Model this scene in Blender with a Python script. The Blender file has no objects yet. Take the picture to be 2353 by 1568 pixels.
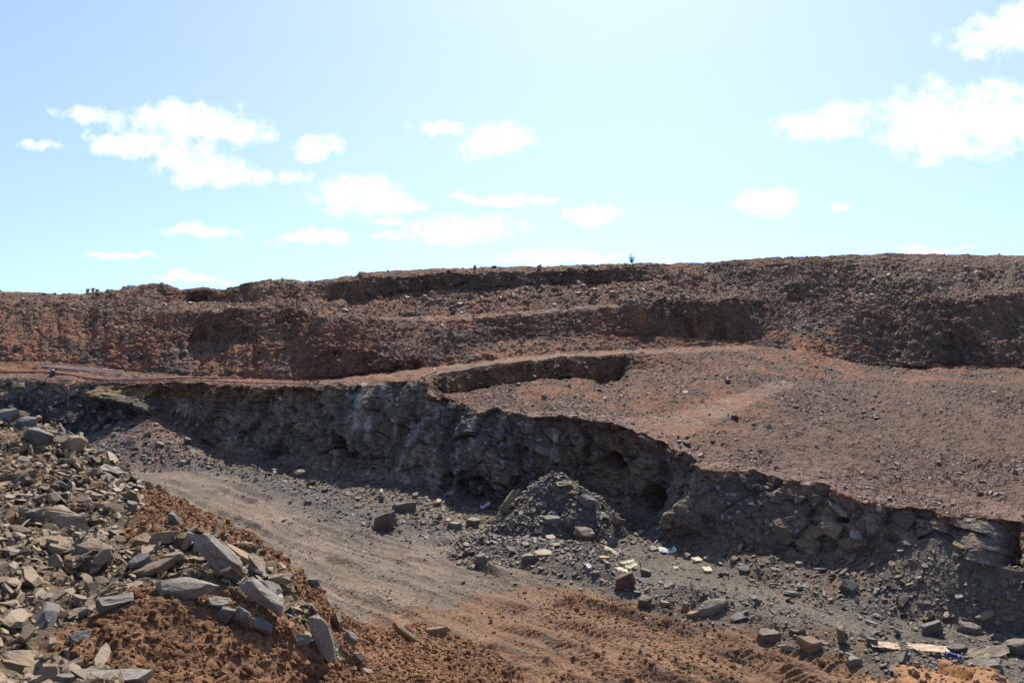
import bpy, bmesh, math, random
import numpy as np
from mathutils import Vector, Matrix, Euler

# ------------------------------------------------------------------ camera, sky, sun, exposure
sc = bpy.context.scene
COL = sc.collection
W, H, F = 2352.0, 1568.0, 1794.0          # picture units used for measuring the photograph
EYE = 6.5                                 # eye height above the pit floor (m)

cam_d = bpy.data.cameras.new('camera')
cam_d.sensor_width = 36.0
cam_d.lens = 36.0 * F / W
cam_d.clip_start = 0.1
cam_d.clip_end = 5000
cam = bpy.data.objects.new('camera', cam_d)
COL.objects.link(cam)
cam.location = (0, 0, EYE)
cam.rotation_euler = (math.radians(90), 0, 0)
sc.camera = cam

SUN_EL, SUN_AZ = 51.0, 8.0                # azimuth measured from straight ahead (+Y) towards +X
sun_d = bpy.data.lights.new('sun', 'SUN')
sun_d.energy = 4.9
sun_d.angle = math.radians(0.53)
sun_d.color = (1.0, 0.915, 0.79)
sun = bpy.data.objects.new('sun', sun_d)
COL.objects.link(sun)
_a, _e = math.radians(SUN_AZ), math.radians(SUN_EL)
sdir = Vector((math.sin(_a) * math.cos(_e), math.cos(_a) * math.cos(_e), math.sin(_e)))
sun.rotation_euler = (-sdir).to_track_quat('-Z', 'Y').to_euler()
sun.location = sdir * 200

vs = sc.view_settings
vs.view_transform = 'Standard'
vs.look = 'None'
vs.exposure = 0.58
vs.gamma = 1.0
vs.use_curve_mapping = False
sc.render.film_transparent = False
try:
    sc.cycles.max_bounces = 3
    sc.cycles.diffuse_bounces = 2
    sc.cycles.use_denoising = True
except Exception:
    pass

SKY_STRENGTH = 0.15
SKY_Z = (0.84, 0.16)
SKY_TINT = (1.0, 1.015, 1.07, 1)
world = bpy.data.worlds.new('World')
sc.world = world
world.use_nodes = True
nt = world.node_tree
for n in list(nt.nodes):
    nt.nodes.remove(n)


def N(tree, typ, **kw):
    n = tree.nodes.new(typ)
    for k, v in kw.items():
        setattr(n, k, v)
    return n


def build_world():
    L = nt.links.new
    out = N(nt, 'ShaderNodeOutputWorld')
    bg = N(nt, 'ShaderNodeBackground')
    bg.inputs['Strength'].default_value = SKY_STRENGTH
    sky = N(nt, 'ShaderNodeTexSky', sky_type='NISHITA')
    sky.sun_disc = False
    sky.sun_elevation = math.radians(SUN_EL)
    sky.sun_rotation = math.radians(SUN_AZ)
    sky.altitude = 300
    sky.air_density = 0.8
    sky.dust_density = 0.6
    sky.ozone_density = 0.5
    tc = N(nt, 'ShaderNodeTexCoord')
    sep = N(nt, 'ShaderNodeSeparateXYZ')
    L(tc.outputs['Generated'], sep.inputs[0])
    # clear dry air: the whitish band of the model's horizon sits below the real one
    mpv = N(nt, 'ShaderNodeVectorMath', operation='MULTIPLY_ADD')
    L(tc.outputs['Generated'], mpv.inputs[0]); mpv.inputs[1].default_value = (1, 1, SKY_Z[0]); mpv.inputs[2].default_value = (0, 0, SKY_Z[1])
    nmv = N(nt, 'ShaderNodeVectorMath', operation='NORMALIZE'); L(mpv.outputs[0], nmv.inputs[0]); L(nmv.outputs[0], sky.inputs['Vector'])
    tint = N(nt, 'ShaderNodeMixRGB', blend_type='MULTIPLY'); tint.inputs[0].default_value = 1.0
    L(sky.outputs[0], tint.inputs[1]); tint.inputs[2].default_value = SKY_TINT
    # gnomonic coordinates of the direction, valid in the half of the sky ahead
    ym = N(nt, 'ShaderNodeMath', operation='MAXIMUM'); L(sep.outputs['Y'], ym.inputs[0]); ym.inputs[1].default_value = 0.05
    u = N(nt, 'ShaderNodeMath', operation='DIVIDE'); L(sep.outputs['X'], u.inputs[0]); L(ym.outputs[0], u.inputs[1])
    v = N(nt, 'ShaderNodeMath', operation='DIVIDE'); L(sep.outputs['Z'], v.inputs[0]); L(ym.outputs[0], v.inputs[1])
    uv = N(nt, 'ShaderNodeCombineXYZ'); L(u.outputs[0], uv.inputs[0]); L(v.outputs[0], uv.inputs[1])
    n1 = N(nt, 'ShaderNodeTexNoise'); n1.inputs['Scale'].default_value = 16; n1.inputs['Detail'].default_value = 8
    n1.inputs['Roughness'].default_value = 0.62
    L(uv.outputs[0], n1.inputs['Vector'])
    w1 = N(nt, 'ShaderNodeVectorMath', operation='SUBTRACT'); L(n1.outputs['Color'], w1.inputs[0]); w1.inputs[1].default_value = (.5, .5, .5)
    w2 = N(nt, 'ShaderNodeVectorMath', operation='MULTIPLY'); L(w1.outputs[0], w2.inputs[0]); w2.inputs[1].default_value = (.075, .05, 0)
    w3 = N(nt, 'ShaderNodeVectorMath', operation='ADD'); L(uv.outputs[0], w3.inputs[0]); L(w2.outputs[0], w3.inputs[1])
    blobs = [(370, 272, 95, 34), (450, 290, 115, 42), (560, 302, 62, 28), (300, 328, 85, 28), (420, 345, 70, 42),
             (470, 388, 90, 38), (565, 402, 65, 16), (200, 265, 72, 22), (725, 332, 52, 24), (690, 397, 38, 18),
             (1010, 290, 55, 16), (1140, 325, 78, 36), (835, 447, 100, 40), (935, 467, 48, 13), (1060, 527, 120, 30),
             (900, 532, 40, 10), (1155, 452, 62, 17), (1080, 448, 40, 10), (1240, 452, 34, 8), (1360, 485, 56, 20),
             (720, 541, 86, 16), (460, 532, 82, 16), (285, 588, 72, 8), (430, 645, 88, 8), (1290, 586, 125, 15),
             (1765, 465, 66, 28), (1930, 470, 28, 8), (1895, 290, 98, 36), (1945, 258, 52, 32), (2150, 280, 130, 82),
             (2290, 272, 120, 76), (2200, 345, 120, 22), (2300, 85, 112, 42), (2360, 50, 70, 44), (2140, 377, 34, 12),
             (95, 333, 42, 12), (2160, 573, 80, 8), (2460, 250, 120, 70), (-150, 420, 120, 35), (885, 500, 30, 8)]
    acc = None
    for (x, y, rx, ry) in blobs:
        s = N(nt, 'ShaderNodeVectorMath', operation='SUBTRACT')
        L(w3.outputs[0], s.inputs[0]); s.inputs[1].default_value = ((x - W / 2) / F, (H / 2 - y) / F, 0)
        m = N(nt, 'ShaderNodeVectorMath', operation='MULTIPLY')
        L(s.outputs[0], m.inputs[0]); m.inputs[1].default_value = (F / rx, F / ry, 0)
        d = N(nt, 'ShaderNodeVectorMath', operation='DOT_PRODUCT')
        L(m.outputs[0], d.inputs[0]); L(m.outputs[0], d.inputs[1])
        if acc is None:
            acc = d.outputs['Value']
        else:
            mn = N(nt, 'ShaderNodeMath', operation='SMOOTH_MIN')
            mn.inputs[2].default_value = 0.5
            L(acc, mn.inputs[0]); L(d.outputs['Value'], mn.inputs[1])
            acc = mn.outputs[0]
    n2 = N(nt, 'ShaderNodeTexNoise'); n2.inputs['Scale'].default_value = 38; n2.inputs['Detail'].default_value = 7
    n2.inputs['Roughness'].default_value = 0.68
    L(uv.outputs[0], n2.inputs['Vector'])
    f1 = N(nt, 'ShaderNodeMath', operation='MULTIPLY_ADD')       # 1.15*noise - field
    L(n2.outputs['Fac'], f1.inputs[0]); f1.inputs[1].default_value = 5.6
    neg = N(nt, 'ShaderNodeMath', operation='MULTIPLY'); L(acc, neg.inputs[0]); neg.inputs[1].default_value = -1.0
    L(neg.outputs[0], f1.inputs[2])
    r1 = N(nt, 'ShaderNodeMapRange', interpolation_type='SMOOTHSTEP')
    L(f1.outputs[0], r1.inputs['Value'])
    r1.inputs['From Min'].default_value = 0.9; r1.inputs['From Max'].default_value = 4.0
    # the same broken cumulus over the rest of the sky
    n3 = N(nt, 'ShaderNodeTexNoise'); n3.inputs['Scale'].default_value = 5; n3.inputs['Detail'].default_value = 8
    L(tc.outputs['Generated'], n3.inputs['Vector'])
    r2 = N(nt, 'ShaderNodeMapRange', interpolation_type='SMOOTHSTEP')
    L(n3.outputs['Fac'], r2.inputs['Value']); r2.inputs['From Min'].default_value = 0.6; r2.inputs['From Max'].default_value = 0.68
    yl = N(nt, 'ShaderNodeMapRange'); L(sep.outputs['Y'], yl.inputs['Value'])
    yl.inputs['From Min'].default_value = 0.55; yl.inputs['From Max'].default_value = 0.4
    o2 = N(nt, 'ShaderNodeMath', operation='MULTIPLY'); L(r2.outputs[0], o2.inputs[0]); L(yl.outputs[0], o2.inputs[1])
    yf = N(nt, 'ShaderNodeMath', operation='GREATER_THAN'); L(sep.outputs['Y'], yf.inputs[0]); yf.inputs[1].default_value = 0.1
    o1 = N(nt, 'ShaderNodeMath', operation='MULTIPLY'); L(r1.outputs[0], o1.inputs[0]); L(yf.outputs[0], o1.inputs[1])
    mk = N(nt, 'ShaderNodeMath', operation='MAXIMUM'); L(o1.outputs[0], mk.inputs[0]); L(o2.outputs[0], mk.inputs[1])
    mx = N(nt, 'ShaderNodeMixRGB'); L(mk.outputs[0], mx.inputs['Fac'])
    L(tint.outputs[0], mx.inputs['Color1']); mx.inputs['Color2'].default_value = (6.8, 6.8, 6.8, 1)
    L(mx.outputs[0], bg.inputs['Color'])
    L(bg.outputs[0], out.inputs[0])


build_world()

# ------------------------------------------------------------------ numeric helpers
RNG = np.random.default_rng(11)


def P(x, y, d):
    """picture position + depth -> world point"""
    return np.array(((x - W / 2) / F * d, d, EYE - (y - H / 2) / F * d))


def proj(p):
    p = np.asarray(p)
    d = np.maximum(p[..., 1], 1e-6)
    return W / 2 + p[..., 0] / d * F, H / 2 + (EYE - p[..., 2]) / d * F


def _hash(ix, iy, iz, seed):
    with np.errstate(over='ignore'):
        h = ix.astype(np.uint32) * np.uint32(374761393) + iy.astype(np.uint32) * np.uint32(668265263) \
            + iz.astype(np.uint32) * np.uint32(2147483647) + np.uint32((seed * 974711 + 12345) & 0xffffffff)
        h = (h ^ (h >> np.uint32(13))) * np.uint32(1274126177)
        h = (h ^ (h >> np.uint32(16))) * np.uint32(2246822519)
        h = h ^ (h >> np.uint32(13))
    return h.astype(np.float32) * np.float32(1 / 4294967295.0)


def _vn(x, y, z, seed):
    ix, iy, iz = np.floor(x), np.floor(y), np.floor(z)
    fx, fy, fz = x - ix, y - iy, z - iz
    fx = fx * fx * fx * (fx * (fx * 6 - 15) + 10)
    fy = fy * fy * fy * (fy * (fy * 6 - 15) + 10)
    fz = fz * fz * fz * (fz * (fz * 6 - 15) + 10)
    ix, iy, iz = ix.astype(np.int32), iy.astype(np.int32), iz.astype(np.int32)
    r = []
    for dx in (0, 1):
        for dy in (0, 1):
            a = _hash(ix + dx, iy + dy, iz, seed)
            b = _hash(ix + dx, iy + dy, iz + 1, seed)
            r.append(a + (b - a) * fz)
    c0 = r[0] + (r[1] - r[0]) * fy
    c1 = r[2] + (r[3] - r[2]) * fy
    return (c0 + (c1 - c0) * fx) * 2 - 1


def vnoise(p, seed=0):
    """value noise, -1..1, p (...,3), in cache-sized runs"""
    p = np.asarray(p, np.float32)
    q = p.reshape(-1, 3)
    o = np.empty(len(q), np.float32)
    for k in range(0, len(q), 12000):
        c = q[k:k + 12000]
        o[k:k + 12000] = _vn(np.ascontiguousarray(c[:, 0]), np.ascontiguousarray(c[:, 1]), np.ascontiguousarray(c[:, 2]), seed)
    return o.reshape(p.shape[:-1])


def fbm(p, scale, octs=4, seed=0, gain=0.5, ridged=False):
    a, s, t = 1.0, 0.0, 0.0
    q = np.asarray(p, np.float32) * np.float32(scale)
    for o in range(octs):
        n = vnoise(q + np.float32(17.3 * o), seed + o)
        if ridged:
            n = 1 - 2 * np.abs(n)
        s = s + a * n
        t += a
        a *= gain
        q = q * np.float32(2.03)
    return s / t


def blocks(p, seed=0):
    """fractured-block field: every cell has its own offset and tilt; also returns distance to the joint"""
    p = np.asarray(p, np.float32)
    i = np.floor(p).astype(np.int32)
    best = np.full(p.shape[:-1], 9.0, np.float32); sec = best.copy()
    val = np.zeros(p.shape[:-1])
    for dx in (-1, 0, 1):
        for dy in (-1, 0, 1):
            for dz in (-1, 0, 1):
                a, b, c = i[..., 0] + dx, i[..., 1] + dy, i[..., 2] + dz
                q = np.stack((a + _hash(a, b, c, seed), b + _hash(a, b, c, seed + 1), c + _hash(a, b, c, seed + 2)), -1)
                dl = p - q
                dd = np.sqrt(dl[..., 0] ** 2 + dl[..., 1] ** 2 + dl[..., 2] ** 2)
                v = (_hash(a, b, c, seed + 3) - .5) + dl[..., 0] * (_hash(a, b, c, seed + 4) - .5) * 1.3 \
                    + dl[..., 2] * (_hash(a, b, c, seed + 5) - .5) * 1.3
                m = dd < best
                sec = np.where(m, best, np.minimum(sec, dd))
                val = np.where(m, v, val)
                best = np.where(m, dd, best)
    return val, sec - best


def ss(a, b, x):
    t = np.clip((x - a) / (b - a), 0, 1)
    return t * t * (3 - 2 * t)


def interp_line(pts, xs):
    """pts [(x, a, b ...)] -> arrays; monotone cubic-ish through smoothed linear"""
    p = np.array(pts, float)
    return [np.interp(xs, p[:, 0], p[:, k]) for k in range(1, p.shape[1])]


def inpoly(px, py, poly):
    r = np.zeros(np.shape(px), bool)
    n = len(poly)
    for k in range(n):
        x1, y1 = poly[k]; x2, y2 = poly[(k + 1) % n]
        c = ((y1 > py) != (y2 > py)) & (px < (x2 - x1) * (py - y1) / (y2 - y1 + 1e-12) + x1)
        r ^= c
    return r


def seg_dist(px, py, pts):
    """distance and along-length to a polyline in plan"""
    best = np.full(np.shape(px), 1e9); along = np.zeros(np.shape(px)); acc = 0.0
    side = np.zeros(np.shape(px))
    for (x1, y1), (x2, y2) in zip(pts[:-1], pts[1:]):
        dx, dy = x2 - x1, y2 - y1
        ll = math.hypot(dx, dy)
        t = np.clip(((px - x1) * dx + (py - y1) * dy) / ll ** 2, 0, 1)
        d = np.hypot(px - x1 - t * dx, py - y1 - t * dy)
        m = d < best
        best = np.where(m, d, best)
        along = np.where(m, acc + t * ll, along)
        side = np.where(m, np.sign((px - x1) * dy - (py - y1) * dx), side)
        acc += ll
    return best, along, side


def floor_pt(x, y, z=0.0):
    d = (EYE - z) * F / (y - H / 2)
    return ((x - W / 2) / F * d, d)


def tag(o, label=None, cat=None, group=None, kind=None):
    if label: o['label'] = label
    if cat: o['category'] = cat
    if group: o['group'] = group
    if kind: o['kind'] = kind
    return o


# ------------------------------------------------------------------ materials
def new_mat(name):
    m = bpy.data.materials.new(name)
    m.use_nodes = True
    t = m.node_tree
    for n in list(t.nodes):
        t.nodes.remove(n)
    o = N(t, 'ShaderNodeOutputMaterial')
    b = N(t, 'ShaderNodeBsdfPrincipled')
    t.links.new(b.outputs[0], o.inputs[0])
    b.inputs['Roughness'].default_value = 0.9
    b.inputs['Specular IOR Level'].default_value = 0.25
    return m, t, b


def noise_node(t, vec, scale, detail=6, rough=0.6):
    n = N(t, 'ShaderNodeTexNoise')
    n.inputs['Scale'].default_value = scale
    n.inputs['Detail'].default_value = detail
    n.inputs['Roughness'].default_value = rough
    t.links.new(vec, n.inputs['Vector'])
    return n


def ramp(t, fac, stops):
    r = N(t, 'ShaderNodeValToRGB')
    e = r.color_ramp.elements
    while len(e) < len(stops):
        e.new(0.5)
    for k, (p, c) in enumerate(stops):
        e[k].position = p
        e[k].color = (c[0], c[1], c[2], 1) if not isinstance(c, float) else (c, c, c, 1)
    t.links.new(fac, r.inputs[0])
    return r


def mixc(t, kind, fac, a, b):
    m = N(t, 'ShaderNodeMixRGB', blend_type=kind)
    for s, v in ((0, fac), (1, a), (2, b)):
        if hasattr(v, 'links') or hasattr(v, 'is_linked'):
            t.links.new(v, m.inputs[s])
        elif isinstance(v, (int, float)):
            m.inputs[s].default_value = v
        else:
            m.inputs[s].default_value = (v[0], v[1], v[2], 1)
    return m


def ground_material(name, speck=1.0, bump=0.05, grain=14.0, crack=False):
    """vertex colour says which soil or rock lies here; nodes add mottling, pebbles and relief"""
    m, t, b = new_mat(name)
    at = N(t, 'ShaderNodeAttribute', attribute_name='soil')
    geo = N(t, 'ShaderNodeNewGeometry')
    pos = geo.outputs['Position']
    big = noise_node(t, pos, 0.55, 6, 0.6)
    fine = noise_node(t, pos, grain, 5, 0.7)
    c1 = mixc(t, 'MULTIPLY', 1.0, at.outputs['Color'], ramp(t, big.outputs['Fac'], [(0.3, (.78, .76, .75)), (0.7, (1.22, 1.2, 1.18))]).outputs[0])
    c2 = mixc(t, 'MULTIPLY', 1.0, c1.outputs[0], ramp(t, fine.outputs['Fac'], [(0.3, (.62, .62, .64)), (0.7, (1.38, 1.38, 1.36))]).outputs[0])
    vo = N(t, 'ShaderNodeTexVoronoi'); vo.inputs['Scale'].default_value = grain * 0.75
    t.links.new(pos, vo.inputs['Vector'])
    peb = ramp(t, vo.outputs['Color'], [(0.0, (.55, .55, .6)), (0.45, (.95, .95, .95)), (0.8, (1.05, 1.05, 1.03)), (1.0, (1.9, 1.85, 1.75))])
    c3 = mixc(t, 'MULTIPLY', 0.6 * speck, c2.outputs[0], peb.outputs[0])
    t.links.new(c3.outputs[0], b.inputs['Base Color'])
    h1 = N(t, 'ShaderNodeMath', operation='MULTIPLY_ADD')
    t.links.new(vo.outputs['Distance'], h1.inputs[0]); h1.inputs[1].default_value = -0.8
    t.links.new(fine.outputs['Fac'], h1.inputs[2])
    hh = h1.outputs[0]
    if crack:
        mp = N(t, 'ShaderNodeMapping'); mp.inputs['Scale'].default_value = (1.0, 1.0, 3.2); mp.inputs['Rotation'].default_value = (0.15, 0.1, 0)
        t.links.new(pos, mp.inputs[0])
        nw = noise_node(t, pos, 1.5, 4)
        ad = N(t, 'ShaderNodeVectorMath', operation='MULTIPLY_ADD')
        t.links.new(nw.outputs['Color'], ad.inputs[0]); ad.inputs[1].default_value = (.5, .5, .5); t.links.new(mp.outputs[0], ad.inputs[2])
        v2 = N(t, 'ShaderNodeTexVoronoi', feature='F1', distance='CHEBYCHEV'); v2.inputs['Scale'].default_value = 2.4
        t.links.new(ad.outputs[0], v2.inputs['Vector'])
        sx = N(t, 'ShaderNodeSeparateColor'); t.links.new(v2.outputs['Color'], sx.inputs[0])
        h2 = N(t, 'ShaderNodeMath', operation='MULTIPLY_ADD')
        t.links.new(sx.outputs[0], h2.inputs[0]); h2.inputs[1].default_value = 1.6; t.links.new(hh, h2.inputs[2])
        hh = h2.outputs[0]
    bp = N(t, 'ShaderNodeBump'); bp.inputs['Strength'].default_value = 0.9; bp.inputs['Distance'].default_value = bump
    t.links.new(hh, bp.inputs['Height']); t.links.new(bp.outputs[0], b.inputs['Normal'])
    return m


def stone_material(name, cols, dust, dust_amt=0.5, scale=1.0, rough=0.7, bump=0.012, spec=0.3):
    """cols: ramp of stone colours picked per stone; dust: colour of the earth that clings to it"""
    m, t, b = new_mat(name)
    oi = N(t, 'ShaderNodeObjectInfo')
    geo = N(t, 'ShaderNodeNewGeometry')
    tc = N(t, 'ShaderNodeTexCoord')
    k = len(cols)
    base = ramp(t, oi.outputs['Random'], [(j / (k - 1), c) for j, c in enumerate(cols)])
    n1 = noise_node(t, geo.outputs['Position'], 3.5 * scale, 7, 0.65)
    n2 = noise_node(t, geo.outputs['Position'], 26 * scale, 5, 0.7)
    c1 = mixc(t, 'MULTIPLY', 1.0, base.outputs[0], ramp(t, n2.outputs['Fac'], [(0.3, (.68, .68, .7)), (0.72, (1.3, 1.29, 1.27))]).outputs[0])
    df = ramp(t, n1.outputs['Fac'], [(0.34, 0.0), (0.6, 1.0)])
    md = N(t, 'ShaderNodeMath', operation='MULTIPLY'); t.links.new(df.outputs[0], md.inputs[0]); md.inputs[1].default_value = dust_amt
    c2 = mixc(t, 'MIX', md.outputs[0], c1.outputs[0], dust)
    n4 = noise_node(t, geo.outputs['Position'], 75 * scale, 3, 0.6)
    c3 = mixc(t, 'MULTIPLY', 1.0, c2.outputs[0], ramp(t, n4.outputs['Fac'], [(0.3, (.8, .8, .8)), (0.7, (1.18, 1.18, 1.18))]).outputs[0])
    t.links.new(c3.outputs[0], b.inputs['Base Color'])
    b.inputs['Roughness'].default_value = rough
    b.inputs['Specular IOR Level'].default_value = spec
    # cleavage layers + pits
    mp = N(t, 'ShaderNodeMapping'); mp.inputs['Scale'].default_value = (3, 3, 22)
    t.links.new(tc.outputs['Object'], mp.inputs[0])
    n3 = noise_node(t, mp.outputs[0], 1.0, 4, 0.6)
    ad = N(t, 'ShaderNodeMath', operation='MULTIPLY_ADD')
    t.links.new(n3.outputs['Fac'], ad.inputs[0]); ad.inputs[1].default_value = 1.6; t.links.new(n2.outputs['Fac'], ad.inputs[2])
    bp = N(t, 'ShaderNodeBump'); bp.inputs['Strength'].default_value = 0.8; bp.inputs['Distance'].default_value = bump
    t.links.new(ad.outputs[0], bp.inputs['Height']); t.links.new(bp.outputs[0], b.inputs['Normal'])
    return m


def plain_material(name, col, rough=0.6, spec=0.3, var=0.25, scale=20):
    m, t, b = new_mat(name)
    tc = N(t, 'ShaderNodeTexCoord')
    n = noise_node(t, tc.outputs['Object'], scale, 4)
    c = mixc(t, 'MULTIPLY', 1.0, col, ramp(t, n.outputs['Fac'], [(0.3, (1 - var,) * 3), (0.7, (1 + var,) * 3)]).outputs[0])
    t.links.new(c.outputs[0], b.inputs['Base Color'])
    b.inputs['Roughness'].default_value = rough
    b.inputs['Specular IOR Level'].default_value = spec
    return m


M = {}
M['floor'] = ground_material('pit floor earth', 0.8, 0.03, 16)
M['face'] = ground_material('quarry face rock', 0.35, 0.10, 9, crack=True)
M['slope'] = ground_material('terrace earth', 1.0, 0.09, 8)
M['heap'] = ground_material('spoil earth', 0.7, 0.04, 18)
SL = [(.05, .045, .038), (.13, .1, .064), (.20, .148, .09), (.075, .066, .052), (.09, .078, .06), (.23, .17, .10), (.155, .125, .086), (.115, .09, .058)]
M['slate'] = stone_material('slate stone', SL, (0.235, 0.16, 0.086), 0.85, rough=0.6, spec=0.4)
M['slate_clean'] = stone_material('blue grey slate', [(0.091, 0.092, 0.089), (0.130, 0.126, 0.114), (0.152, 0.144, 0.127), (0.111, 0.107, 0.103)], (0.198, 0.148, 0.093), 0.25)
M['slate_pale'] = stone_material('pale slate', [(0.198, 0.185, 0.158), (0.236, 0.215, 0.175), (0.183, 0.170, 0.148)], (0.229, 0.163, 0.096), 0.35)
M['tan'] = stone_material('tan weathered stone', [(0.229, 0.163, 0.096), (0.274, 0.200, 0.117), (0.198, 0.148, 0.096)], (0.259, 0.148, 0.069), 0.4)
M['darkstone'] = stone_material('dark grey stone', [(.2, .175, .14), (0.075, 0.069, 0.06), (0.108, 0.095, 0.077), (0.142, 0.118, 0.086), (0.087, 0.077, 0.066)], (0.152, 0.111, 0.072), 0.35, rough=0.62, spec=0.32)
M['brownstone'] = stone_material('brown debris stone', [(.07, .045, .034), (.12, .077, .056), (.17, .118, .084), (.095, .06, .046), (.2, .15, .108)], (.125, .07, .048), 0.45, rough=0.62, spec=0.32)
M['upperstone'] = stone_material('weathered terrace stone', [(.085, .055, .038), (.16, .104, .066), (.25, .175, .11), (.115, .074, .05), (.26, .19, .12)], (.165, .088, .05), 0.4, rough=0.62, spec=0.32)
M['clod'] = stone_material('clay clod', [(0.185, 0.097, 0.048), (0.225, 0.125, 0.063), (0.145, 0.076, 0.039), (0.25, 0.145, 0.077)], (0.195, 0.105, 0.052), 0.4, 1.0, 0.95, 0.02, 0.1)
M['palegravel'] = stone_material('grey gravel chip', [(0.122, 0.111, 0.093), (0.183, 0.163, 0.127), (0.229, 0.200, 0.151), (0.152, 0.141, 0.120), (0.099, 0.092, 0.083)], (0.206, 0.148, 0.096), 0.35, rough=0.62, spec=0.32)
M['redstone'] = stone_material('pinkish tan stone', [(0.305, 0.170, 0.089), (0.351, 0.222, 0.131), (0.252, 0.141, 0.083), (0.320, 0.237, 0.151)], (0.290, 0.148, 0.062), 0.5)


# ------------------------------------------------------------------ the ground: one continuous loft from the pit floor to the rim
xs = np.arange(-460, 2812, 3.4)
NX = len(xs)


def zline(pts):
    """pts (x, y, z above floor): depth follows from the height"""
    return [(x, y, (EYE - z) * F / (y - H / 2)) for (x, y, z) in pts]


LA = [(-500, 1800, 11.47), (2850, 1800, 11.47)]
LB = zline([(-500, 1075, .05), (200, 1075, .1), (270, 1084, .12), (430, 1084, .12), (550, 1086, .05), (650, 1112, .03), (800, 1160, .0), (900, 1200, 0),
            (1050, 1235, 0), (1200, 1255, 0), (1330, 1262, 0), (1480, 1250, 0), (1530, 1272, 0), (1600, 1280, 0.02), (1700, 1320, .02),
            (1850, 1385, .03), (2000, 1410, .05), (2352, 1450, .1), (2850, 1480, .1)])
LC = [(-500, 1035, 45.5), (0, 1030, 45.5), (200, 1000, 46), (260, 975, 46.3), (350, 948, 46.5), (430, 978, 45.3), (480, 1022, 43.3), (560, 1042, 41.3),
      (650, 1062, 39.4), (800, 1092, 36), (950, 1112, 34), (1050, 1150, 31.5), (1100, 1165, 30.6), (1150, 1165, 30.5),
      (1200, 1160, 30.7), (1340, 1172, 29.8), (1440, 1185, 28.5), (1505, 1200, 27.2), (1532, 1235, 25.2), (1600, 1222, 24.5),
      (1700, 1255, 23), (1800, 1275, 21.9), (1900, 1285, 21), (2000, 1262, 20.5), (2150, 1235, 19.5), (2250, 1290, 18.3),
      (2352, 1310, 17.6), (2850, 1330, 15.8)]
LD = [(-500, 866, 48.5), (0, 872, 48), (100, 880, 48), (250, 886, 48), (330, 883, 48), (385, 877, 47.2), (480, 883, 45.2), (560, 886, 43.2), (640, 888, 41.4),
      (720, 888, 40), (780, 882, 39), (840, 878, 38), (960, 878, 36.4), (985, 885, 35.5), (1005, 910, 34.8), (1050, 925, 33.8), (1100, 930, 32.7),
      (1140, 938, 32.2), (1200, 955, 31.6), (1340, 961, 30.6), (1440, 978, 29.0), (1500, 1005, 27.6), (1560, 1035, 25.7),
      (1640, 1073, 24.7), (1730, 1081, 23.8), (1800, 1100, 23), (1930, 1126, 21.6), (2060, 1156, 20.6), (2200, 1180, 19.5),
      (2352, 1196, 18.5), (2850, 1250, 16.8)]
LD1 = [(-500, 860, 49.6), (0, 862, 49.4), (300, 873, 49.2), (480, 878, 46.6), (640, 883, 42.9), (720, 883, 41.4), (840, 873, 39.6), (960, 872, 37.6), (985, 882, 36.3), (1000, 905, 37.6), (1050, 899, 38.4),
       (1100, 891, 38.9), (1200, 880, 39.8), (1290, 867, 41.0), (1350, 873, 41.6), (1390, 880, 42.2), (1430, 868, 43.2), (1450, 850, 43), (1500, 852, 42.5),
       (1700, 872, 38), (2000, 940, 34), (2352, 950, 33), (2850, 960, 31)]
LD2 = [(-500, 846, 51), (0, 848, 51), (300, 862, 50.4), (560, 874, 46.5), (720, 879, 43.2), (860, 866, 42), (960, 860, 40.5), (1000, 858, 39), (1050, 850, 39.1), (1100, 842, 39.5),
       (1200, 828, 40.4), (1290, 818, 41.6), (1400, 814, 43), (1440, 813, 44), (1500, 812, 45), (1700, 815, 46.5), (1850, 832, 46), (2000, 874, 44), (2352, 880, 43), (2850, 885, 42)]
LE = [(-500, 826, 53), (0, 832, 53), (100, 828, 53), (200, 838, 52.5), (300, 852, 52), (430, 862, 50.5), (560, 868, 48.5), (700, 874, 45.4), (760, 870, 44.6),
      (860, 859, 44), (930, 850, 43.4), (1000, 843, 43), (1100, 833, 42.8), (1180, 823, 43), (1290, 811, 44.5), (1500, 804, 47.5),
      (1700, 796, 50), (1760, 796, 50), (1850, 806, 49.5), (1960, 832, 51), (2050, 845, 51.5), (2200, 848, 51), (2352, 845, 50), (2850, 845, 48)]
LG = [(-500, 775, 56), (0, 778, 56), (200, 787, 55.5), (400, 792, 53.8), (450, 787, 54.5), (560, 786, 53), (690, 788, 50.5), (740, 802, 46.8), (770, 802, 46.5),
      (850, 806, 45.8), (910, 826, 44.9), (950, 828, 44.2), (1000, 800, 46), (1240, 772, 48.2), (1400, 770, 49), (1470, 778, 49.2), (1600, 776, 50.8),
      (1640, 782, 51), (1740, 782, 51.8), (1790, 755, 53.6), (1850, 732, 55.4), (1920, 745, 54.6), (1985, 800, 52), (2050, 832, 52.2),
      (2200, 838, 51.6), (2352, 834, 50.6), (2850, 830, 48.6)]
LH = [(-500, 715, 63), (0, 720, 63), (200, 722, 62), (400, 722, 58.5), (450, 720, 57.5), (500, 722, 55.2), (560, 714, 55.0), (640, 708, 54.2), (690, 712, 52.8), (715, 735, 50.6), (760, 742, 49),
      (830, 745, 48.4), (880, 732, 49), (950, 730, 49.6), (1090, 731, 50), (1180, 723, 50.3), (1300, 712, 50.8), (1400, 706, 51), (1500, 698, 51.6),
      (1600, 692, 53.2), (1740, 688, 54.4), (1790, 690, 57.4), (1850, 692, 59.6), (1930, 694, 58.6), (1990, 700, 56), (2030, 712, 55.6), (2100, 700, 56.2), (2180, 690, 55.4), (2260, 684, 54.4), (2352, 676, 54.2), (2850, 668, 51)]
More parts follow.
